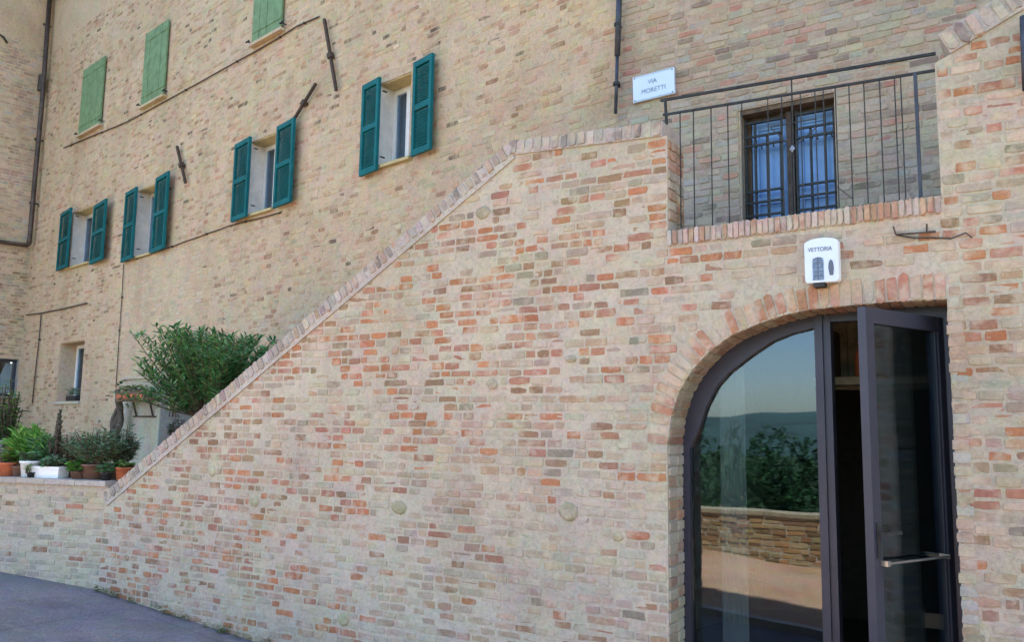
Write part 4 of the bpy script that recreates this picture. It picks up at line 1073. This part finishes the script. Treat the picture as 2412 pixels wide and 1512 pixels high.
# ------------------------------------------------------------------ leaves
def leaf_shape(kind):
    if kind == 'lance': return [(0, 0, 0), (.12, .3, .02), (.10, .65, .0), (0, 1, -.06), (-.10, .65, .0), (-.12, .3, .02)]
    if kind == 'round': return [(0, 0, 0), (.33, .25, .04), (.36, .65, .0), (0, 1, -.05), (-.36, .65, .0), (-.33, .25, .04)]
    return [(0, 0, 0), (.05, .3, .04), (.045, .7, .0), (0, 1, -.15), (-.045, .7, .0), (-.05, .3, .04)]
def leaves(stems, per, size, kind, cols, seed, droop=.2, spread=.9, whorl=True):
    r = random.Random(seed); mb = MB(); sh = leaf_shape(kind)
    for path in stems:
        path = [Vector(p) for p in path]; n = len(path) - 1
        for k in range(per):
            t = (k + r.random()) / per; t = .18 + .82 * t; f = t * n; i = min(int(f), n - 1); p = path[i].lerp(path[i + 1], f - i)
            ax = (path[i + 1] - path[i]).normalized()
            a = r.uniform(0, 6.28); side = Vector((math.cos(a), math.sin(a), 0)); d = (ax * (1 - spread) + side * spread + Vector((0, 0, r.uniform(-droop, .35)))).normalized()
            b = d.cross(Vector((r.uniform(-.4, .4), r.uniform(-.4, .4), 1))).normalized(); c_ = b.cross(d)
            L = size * r.uniform(.55, 1.2); vs = [p + b * (x * L) + d * (y * L) + c_ * (z * L) for x, y, z in sh]
            mb.add(vs, [(0, 1, 2, 3), (0, 3, 4, 5)], jit(r.choice(cols), r, .3))
    return mb
GD = [(.030, .085, .030), (.038, .11, .035), (.05, .13, .045), (.025, .07, .028)]
GM = [(.10, .24, .08), (.14, .29, .12), (.08, .18, .07), (.18, .32, .16)]
GB = [(.12, .32, .05), (.10, .26, .04), (.19, .38, .08)]
GS = [(.18, .30, .18), (.23, .35, .22), (.10, .19, .10), (.30, .40, .27)]
def stems_fan(n, height, spreadx, spready, seed, lean=0.0, segs=5, up=.55, base=.05):
    r = random.Random(seed); out = []
    for i in range(n):
        a = r.uniform(0, 6.28); q = math.sqrt(r.random()); tx, ty = math.cos(a) * q * spreadx + lean, math.sin(a) * q * spready
        hz_ = height * (1 - .45 * q * q) * r.uniform(.72, 1.05); p = []
        for k in range(segs + 1):
            t = k / segs; p.append((tx * t ** (1 / (up + .4)) + r.uniform(-.01, .01) + math.cos(a) * base * (1 - t), ty * t ** (1 / (up + .4)) + math.sin(a) * base * (1 - t), hz_ * t))
        out.append(p)
    return out
def plant(name, label, cat, fr, loc, stems, per, size, kind, cols, seed, stem_r=.006, group=None, stemmat='bark', parent_parts=None, **kw):
    t = thing(name, label, cat, fr, loc, group)
    mb = MB()
    for p in stems: mb.tube(p, [stem_r * (1 - .7 * i / (len(p) - 1)) for i in range(len(p))], 5)
    mb.build('stem', M[stemmat], t, kind='stuff')
    leaves(stems, per, size, kind, cols, seed, **kw).build('leaves', M['leaf'], t, kind='stuff')
    return t
# oleander behind the coping
ol_d = 1.15; ox, oz = F.un(470, 985, ol_d); ow = F.un(640, 850, ol_d)[0] - F.un(320, 850, ol_d)[0]; oh = F.un(470, 775, ol_d)[1] - oz
r_ = random.Random(4); st_ = []
for i in range(230):
    tx_ = r_.uniform(-.27, .46) * ow; ty_ = r_.uniform(-.45, .45) * ow * .7
    top = oh * (.98 - .55 * abs(tx_ / ow) ** 1.3) * (1.0 - .72 * r_.random() ** 2.2)
    if tx_ < -.33 * ow: top *= r_.uniform(.75, .95)
    p = [(tx_ * (k / 6) ** .62 + r_.uniform(-.012, .012), ty_ * (k / 6) ** .85, top * (k / 6) ** .9) for k in range(7)]
    st_.append(p)
plant('oleander_bush', 'large dark green oleander bush leaning over the foot of the sloping coping', 'bush', F, (ox + .06, ol_d, oz), st_, 62, .095, 'lance', [(.06, .20, .065), (.085, .25, .085), (.11, .30, .095), (.035, .14, .045), (.16, .34, .12), (.17, .24, .09)], 3, stem_r=.009, spread=.62)
# pale dry leaves hanging below it
dx0, dz0 = F.un(412, 955, 1.0)
plant('dry_leaf_tuft', 'pale yellow tuft of dry leaves below the oleander', 'plant', F, (dx0, 1.0, dz0 - .12), stems_fan(6, .26, .05, .04, 8, lean=-.03), 9, .14, 'lance', [(.62, .64, .42), (.55, .58, .34), (.68, .70, .52)], 8, droop=.1, spread=.35)
px_, pz_ = F.un(415, 1000, .8)
plant('small_dark_plant', 'small dark bushy plant in the corner under the dry tuft', 'plant', F, (px_, .8, pz_ - .12), stems_fan(16, .2, .09, .09, 9), 16, .05, 'lance', GD, 9)

# vine trunk and hanging planter on the plastered block
vx, vz = A.un(272, 1040, -.62)
vt = thing('climber_trunk', 'thick twisted bare climber stem against the wall beside the plastered block', 'plant', A, (vx, -.62, vz))
hh = A.un(272, 915, -.62)[1] - vz; j = random.Random(2); mb = MB()
for q in range(3):
    mb.tube([(.03 * math.sin(i * .9 + q * 2) + (q - 1) * .035, .03 * math.cos(i * .8 + q), hh * i / 9 - .1) for i in range(11)], [.055 - .003 * i for i in range(11)], 8)
mb.build('trunk', M['bark'], vt, smooth=True)
leaves([[(.05, 0, hh * .75), (.02, -.02, hh + .05), (.15, 0, hh + .1)], [(-.02, 0, 0), (0, 0, hh)]], 40, .05, 'round', GD + [(.12, .13, .06)], 5).build('leaves', M['leaf'], vt, kind='stuff')
hx_, hz_ = A.un(318, 945, -.6); hw = A.un(350, 930, -.6)[0] - A.un(286, 930, -.6)[0]
hp = thing('hanging_planter', 'long brown planter box with yellow-green leaves beside the climber trunk', 'planter', A, (hx_, -.6, hz_))
mb = MB(); mb.box(-hw / 2, hw / 2, -.08, .08, 0, .13); mb.build('box', M['potbrown'], hp)
for i in range(4):
    mb = MB(); x = -hw / 2 + hw * (i + .5) / 4; mb.box(x - hw * .09, x + hw * .09, -.088, -.081, .03, .09); mb.build('panel', M['terracotta'], hp)
mb = MB(); mb.bar((hw * .3, .08, .02), (hw * .3, .14, -.2), .02, .02); mb.bar((-hw * .3, .08, .02), (-hw * .3, .14, -.2), .02, .02); mb.bar((-hw * .4, .14, -.2), (hw * .4, .14, -.2), .02, .02); mb.build('bracket', M['rust'], hp)
leaves([[(hw * (-.4 + .1 * i), .0, .12), (hw * (-.4 + .1 * i), -.02, .2)] for i in range(9)] + [[(hw * (-.2 + .2 * i), -.08, .12), (hw * (-.2 + .2 * i), -.12, -.1)] for i in range(4)], 14, .06, 'round', [(.16, .20, .05), (.24, .25, .07), (.10, .16, .05)], 6).build('leaves', M['leaf'], hp, kind='stuff')
wx_, wz_ = A.un(163, 935, -.06)
wb = thing('window_box', 'dark window box with small plants on the sill of the deep-set window', 'planter', A, (wx_, .02, lw[2]))
mb = MB(); mb.box(-.22, .20, -.055, .09, .0, .09); mb.build('box', M['iron'], wb)
leaves([[(-.2 + .045 * i, 0, .08), (-.2 + .045 * i, -.02, .2)] for i in range(9)], 12, .06, 'round', GS, 7).build('leaves', M['leaf'], wb, kind='stuff')

# ------------------------------------------------------------------ pots and plants along the terrace edge
def tp(px, d): return T.un(px, 1127, d)[0]
def zt_(): return ttz
POT = [(.75, 0), (.8, .02), (1.0, .86), (1.1, .87), (1.1, 1.0), (.93, 1.0), (.9, .9)]
def potted(px, d, name, label, cat, pot, potmat, ph, stems, per, size, kind, cols, seed, square=None, z=0.0, group=None, **kw):
    t = thing(name, label, cat, T, (tp(px, d), d, ttz + z), group)
    mb = MB()
    if square: 
        a, b = square; mb.add([(-a * .94, -b * .9, 0), (a * .94, -b * .9, 0), (a * .94, b * .9, 0), (-a * .94, b * .9, 0), (-a, -b, ph), (a, -b, ph), (a, b, ph), (-a, b, ph)], [(0, 3, 2, 1), (0, 1, 5, 4), (1, 2, 6, 5), (2, 3, 7, 6), (3, 0, 4, 7)])
        mb.box(-a * 1.04, a * 1.04, -b * 1.06, -b * .92, ph - .02, ph + .003); mb.box(-a * 1.04, a * 1.04, b * .92, b * 1.06, ph - .02, ph + .003)
        mb.box(-a * 1.04, -a * .95, -b * .92, b * .92, ph - .02, ph + .003); mb.box(a * .95, a * 1.04, -b * .92, b * .92, ph - .02, ph + .003)
    else: mb.lathe([(r_ * pot, z_ * ph) for r_, z_ in POT], (0, 0, 0), 20)
    mb.build('pot', M[potmat], t, smooth=not square)
    mb = MB()
    if square: mb.box(-a * .93, a * .93, -b * .9, b * .9, ph - .03, ph - .015)
    else: mb.lathe([(pot * .9, ph * .86), (pot * .9, ph * .9)], (0, 0, 0), 16)
    mb.build('soil', M['soil'], t)
    st2 = [[(x, y, z_ + ph * .9) for x, y, z_ in s_] for s_ in stems]
    mb = MB()
    for p in st2: mb.tube(p, [.006 * (1 - .6 * i / (len(p) - 1)) for i in range(len(p))], 5)
    mb.build('stem', M['bark'], t, kind='stuff')
    leaves(st2, per, size, kind, cols, seed, **kw).build('leaves', M['leaf'], t, kind='stuff')
    return t
K = 1 / 262.   # metres per 2412-unit pixel near the terrace edge
potted(14, .16, 'potted_plant', 'yellow-green plant in a terracotta pot at the left picture edge', 'potted plant', .085, 'terracotta', .13, stems_fan(14, .16, .10, .08, 20), 12, .06, 'round', GB + [(.22, .24, .05)], 20)
potted(42, .17, 'potted_plant', 'empty-looking brown pot with dry stems next to the white trough', 'potted plant', .06, 'potbrown', .10, stems_fan(5, .08, .04, .04, 21), 5, .03, 'lance', [(.14, .10, .05)], 21)
potted(68, .20, 'potted_plant', 'small plant in a squat white pot left of the white trough', 'potted plant', .085, 'white', .15, stems_fan(12, .12, .08, .07, 22), 12, .05, 'round', GM, 22)
potted(118, .15, 'trough_planter', 'long white plastic trough on the terrace edge', 'planter', 0, 'white', .105, stems_fan(20, .12, .16, .05, 23), 12, .055, 'round', GM + GS, 23, square=(.155, .07))
potted(72, .07, 'potted_plant', 'tiny leafy plant in a dark saucer pot in front of the white pot', 'potted plant', .035, 'iron', .05, stems_fan(8, .12, .04, .04, 24), 9, .045, 'lance', GB, 24)
potted(60, .62, 'potted_plant', 'bright green grassy plant in a pot behind the white trough', 'potted plant', .13, 'potbrown', .16, stems_fan(60, .30, .24, .16, 25), 16, .12, 'grass', GB, 25, spread=.5)
potted(105, .50, 'potted_plant', 'wide bright green bushy plant behind the long white trough', 'potted plant', .12, 'potbrown', .14, stems_fan(60, .28, .22, .16, 26), 16, .08, 'lance', GB + GM, 26, spread=.6)
potted(8, .66, 'potted_plant', 'white flowering plant at the left picture edge behind the pots', 'potted plant', .12, 'potbrown', .18, stems_fan(26, .20, .16, .12, 27), 12, .05, 'round', [(.7, .7, .72), (.6, .62, .6), (.10, .18, .08)], 27)
potted(126, .34, 'potted_plant', 'dark spire-shaped conifer rising above a rusty green shrub', 'potted plant', .10, 'potbrown', .15, stems_fan(30, .34, .10, .10, 28), 22, .04, 'lance', [(.05, .06, .035), (.07, .075, .05), (.06, .05, .03)], 28)
sp = potted(128, .36, 'spire_conifer', 'narrow dark grey-green spire plant, tallest of the terrace pots', 'potted plant', .06, 'potbrown', .10, [[(.012 * math.cos(a), .012 * math.sin(a), 0), (.02 * math.cos(a), .02 * math.sin(a), .25), (.018 * math.cos(a), .018 * math.sin(a), .42), (.004, .0, .54)] for a in [i * .7 for i in range(9)]], 42, .035, 'lance', [(.07, .085, .06), (.09, .10, .075)], 29, z=.0, spread=.4)
potted(170, .30, 'potted_plant', 'rusty brown-green shrub between the spire plant and the grey-green shrub', 'potted plant', .09, 'potbrown', .13, stems_fan(40, .36, .16, .12, 30), 18, .055, 'lance', [(.10, .11, .04), (.15, .10, .05), (.07, .12, .04)], 30)
potted(222, .20, 'potted_plant', 'wide grey-green leafy shrub, largest of the terrace plants', 'potted plant', .12, 'potbrown', .14, stems_fan(110, .36, .34, .20, 31), 20, .07, 'lance', GS + GM, 31)
potted(283, .34, 'potted_plant', 'darker grey-green shrub close to the foot of the coping', 'potted plant', .10, 'potbrown', .14, stems_fan(60, .38, .20, .15, 32), 18, .07, 'lance', GS + GD, 32)
potted(182, .12, 'potted_plant', 'low bright green plant spilling over the edge right of the white trough', 'potted plant', .06, 'potbrown', .07, stems_fan(26, .12, .12, .06, 33), 12, .055, 'round', GB, 33)
potted(250, .10, 'potted_plant', 'small dense green plant in a black pot near the orange pot', 'potted plant', .05, 'iron', .07, stems_fan(22, .12, .09, .06, 34), 12, .05, 'round', GM, 34)
potted(291, .17, 'potted_plant', 'bright orange-red pot with a light green plant at the foot of the coping', 'potted plant', .075, 'orangepot' if 'orangepot' in M else 'terracotta', .12, stems_fan(18, .08, .10, .07, 35), 12, .045, 'round', [(.13, .26, .06), (.2, .3, .08)], 35)
tall = thing('tall_potted_shrub', 'tall dark green shrub in a pot at the left picture edge below the curtained window', 'shrub', T, (tp(4, 1.6), 1.6, ttz))
mb = MB(); mb.lathe([(r_ * .13, z_ * .2) for r_, z_ in POT], (0, 0, 0), 20); mb.build('pot', M['potbrown'], tall)
ss_ = [[(x, y, z_ + .2) for x, y, z_ in s_] for s_ in stems_fan(34, .85, .18, .16, 36)]
leaves(ss_, 30, .09, 'lance', GD + GB, 36).build('leaves', M['leaf'], tall, kind='stuff')
mb = MB()
for p in ss_: mb.tube(p, .006, 5)
mb.build('stem', M['bark'], tall, kind='stuff')

wr = random.Random(77); wst = []
for i in range(90):
    x = wr.choice([-4.1, -3.3, -2.6, -1.9]) + wr.gauss(0, .22); x = max(x, left_x + .05); p = F.pt(x, 0, -.012 - abs(wr.gauss(0, .02))); z_ = ground_z(p.x, p.y); h_ = wr.uniform(.02, .07)
    wst.append([(p.x, p.y, z_ - .005), (p.x - F.n.x * .02 + wr.uniform(-.02, .02), p.y - F.n.y * .02, z_ + h_)])
leaves(wst, 9, .035, 'lance', [(.10, .16, .05), (.14, .19, .07), (.20, .20, .10)], 78).build('weeds', M['leaf'], None, kind='stuff')
# ------------------------------------------------------------------ across the street (seen in the glass): pavement, parapet, slope, trees, hill
KZ = .0
sheet('pavement', M['pave'], lin(-20, 22, 30), lin(PAR_D, KERB_D, 6), ground_z, .03)
mb = MB(); xs = lin(-20, 22, 43)
for a, b in zip(xs[:-1], xs[1:]):
    p, q = F.pt(a, 0, KERB_D), F.pt(b, 0, KERB_D); p2, q2 = F.pt(a + .004, 0, KERB_D + .12), F.pt(b - .004, 0, KERB_D + .12)
    za = ground_z(p.x, p.y); zb_ = ground_z(q.x, q.y)
    mb.add([(p.x, p.y, za - .05), (q.x, q.y, zb_ - .05), (q2.x, q2.y, zb_ - .05), (p2.x, p2.y, za - .05), (p.x, p.y, za + .06), (q.x, q.y, zb_ + .06), (q2.x, q2.y, zb_ + .06), (p2.x, p2.y, za + .06)], [(4, 5, 6, 7), (0, 1, 5, 4), (1, 2, 6, 5), (2, 3, 7, 6), (3, 0, 4, 7)])
mb.build('kerb', M['coping_m'], kind='structure')
PF = Frame(-2000, F.pt(0, 0, PAR_D).to_2d()); PF.u = -F.u; PF.n = -F.n; PF.ang = math.atan2(PF.u.y, PF.u.x)
M['pcap'] = plain('brown_stone_cap', (.36, .28, .18), .9)
par = thing('parapet_wall', 'low sunlit brick parapet across the street, reflected in the arched pane', 'wall', PF, (0, 0, 0))
PTOP = .72
mb = MB(); mb.box(-20, 18, 0, .28, -.8, PTOP - .06); mb.build('mortar', M['mortar'], par)
PB = courses([(-9, .0), (8, .0), (8, PTOP - .06), (-9, PTOP - .06)], [], .0625, .013, [.11, .14, .18, .22], .0, PTOP - .06, 61)
def col_par(b, p, r): return jit(r.choice([(.44, .24, .11), (.38, .19, .09), (.46, .30, .16), (.28, .16, .08), (.42, .30, .16)]), r, .2)
M['pbrick_m'] = brick_mat('parapet_brick', 'attr', (.35, .25, .15), .3)
lay(PF, par, PB, col_par, 'pbrick', 0, (.002, .02), single=False)
for i in range(38):
    mb = MB(); mb.box(-20 + i + .004, -19 + i - .004, -.03, .31, PTOP - .06, PTOP - .015); mb.build('coping_slab', M['pcap'], par)
def tree(label, x, d, hgt, wid, seed, cols, n=420, per=50, size=.085):
    p = F.pt(x, 0, d); z0 = g_all(p.x, p.y); t = thing('tree', label, 'tree', None, (p.x, p.y, z0), 'trees beyond the parapet')
    r = random.Random(seed); mb = MB(); mb.tube([(0, 0, -.2), (.05, .1, hgt * .3), (0, 0, hgt * .6)], [.22, .15, .06], 8); st = []
    for i in range(n):
        a = r.uniform(0, 6.28); e = r.uniform(-.2, 1.0); q = r.uniform(.55, 1.0) * (1 + .18 * math.sin(a * 3 + seed))
        c_ = Vector((math.cos(a) * wid * math.cos(e) * q, math.sin(a) * wid * math.cos(e) * q, hgt * .6 + hgt * .4 * math.sin(e) * q))
        st.append([c_ * .86 + Vector((0, 0, hgt * .05)), c_, c_ + Vector((r.uniform(-.3, .3), r.uniform(-.3, .3), r.uniform(.0, .4)))])
    for i in range(10):
        a = r.uniform(0, 6.28); mb.tube([(0, 0, hgt * .25), (math.cos(a) * wid * .4, math.sin(a) * wid * .4, hgt * .55), (math.cos(a) * wid * .75, math.sin(a) * wid * .75, hgt * .7)], [.08, .05, .02], 5)
    mb.build('trunk', M['bark'], t); leaves(st, per, size, 'round', cols, seed, spread=.9).build('crown', M['leaf'], t, kind='stuff')
tl_ = ['green tree beyond the parapet, on the slope behind the viewer'] * 3
for i, (x, d, top, wid) in enumerate([(-7, PAR_D - 8, 1.5, 3.4), (-3.2, PAR_D - 7, 1.45, 2.8), (-.2, PAR_D - 7.5, 1.3, 2.8), (2.6, PAR_D - 6.5, 1.5, 2.6), (5.4, PAR_D - 7.5, 1.7, 3.0), (9, PAR_D - 8, 2.1, 3.4), (13, PAR_D - 9, 1.9, 3.4), (-12, PAR_D - 11, 2.0, 3.8), (0, PAR_D - 17, 1.9, 4.6), (8.5, PAR_D - 17, 2.4, 5), (-8.5, PAR_D - 17, 2.0, 5), (16, PAR_D - 15, 2.5, 5), (4.2, PAR_D - 14, 1.7, 4)]):
    p = F.pt(x, 0, d); z0 = g_all(p.x, p.y); tree(tl_[i % 3], x, d, top + .5 - z0, wid, 70 + i, [GD, [(.05, .12, .035)], [(.07, .13, .035)]][i % 3] + GD)
r_ = random.Random(9); st = []
for i in range(1500):
    x = r_.uniform(-13, 14); d = PAR_D - r_.uniform(.6, 2.2); p = F.pt(x, 0, d); z0 = g_all(p.x, p.y); hgt = max(.2, .66 - z0 + r_.uniform(-.2, .12))
    st.append([(p.x, p.y, z0 - .2), (p.x + r_.uniform(-.1, .1), p.y + r_.uniform(-.1, .1), z0 + hgt)])
leaves(st, 22, .055, 'lance', GD + [(.06, .11, .03), (.10, .12, .04)], 10).build('hedge_growth', M['leaf'], None, kind='stuff')
mb = MB(); n1, n2 = 60, 10; vs = []
for j in range(n2 + 1):
    for i in range(n1 + 1):
        x = -900 + 1800 * i / n1; d = -420 - 60 * j; hz_ = (math.sin(j / n2 * math.pi)) * (26 + 9 * math.sin(i * .21 + 1) + 4 * math.sin(i * .6)) - 9.5
        p = F.pt(x, 0, d); vs.append((p.x, p.y, hz_))
mb.add(vs, [(j * (n1 + 1) + i, j * (n1 + 1) + i + 1, (j + 1) * (n1 + 1) + i + 1, (j + 1) * (n1 + 1) + i) for j in range(n2) for i in range(n1)]); mb.build('hills', M['hill'], smooth=True, kind='structure')
print('objects', len(bpy.data.objects), 'polys', sum(len(m.polygons) for m in bpy.data.meshes))
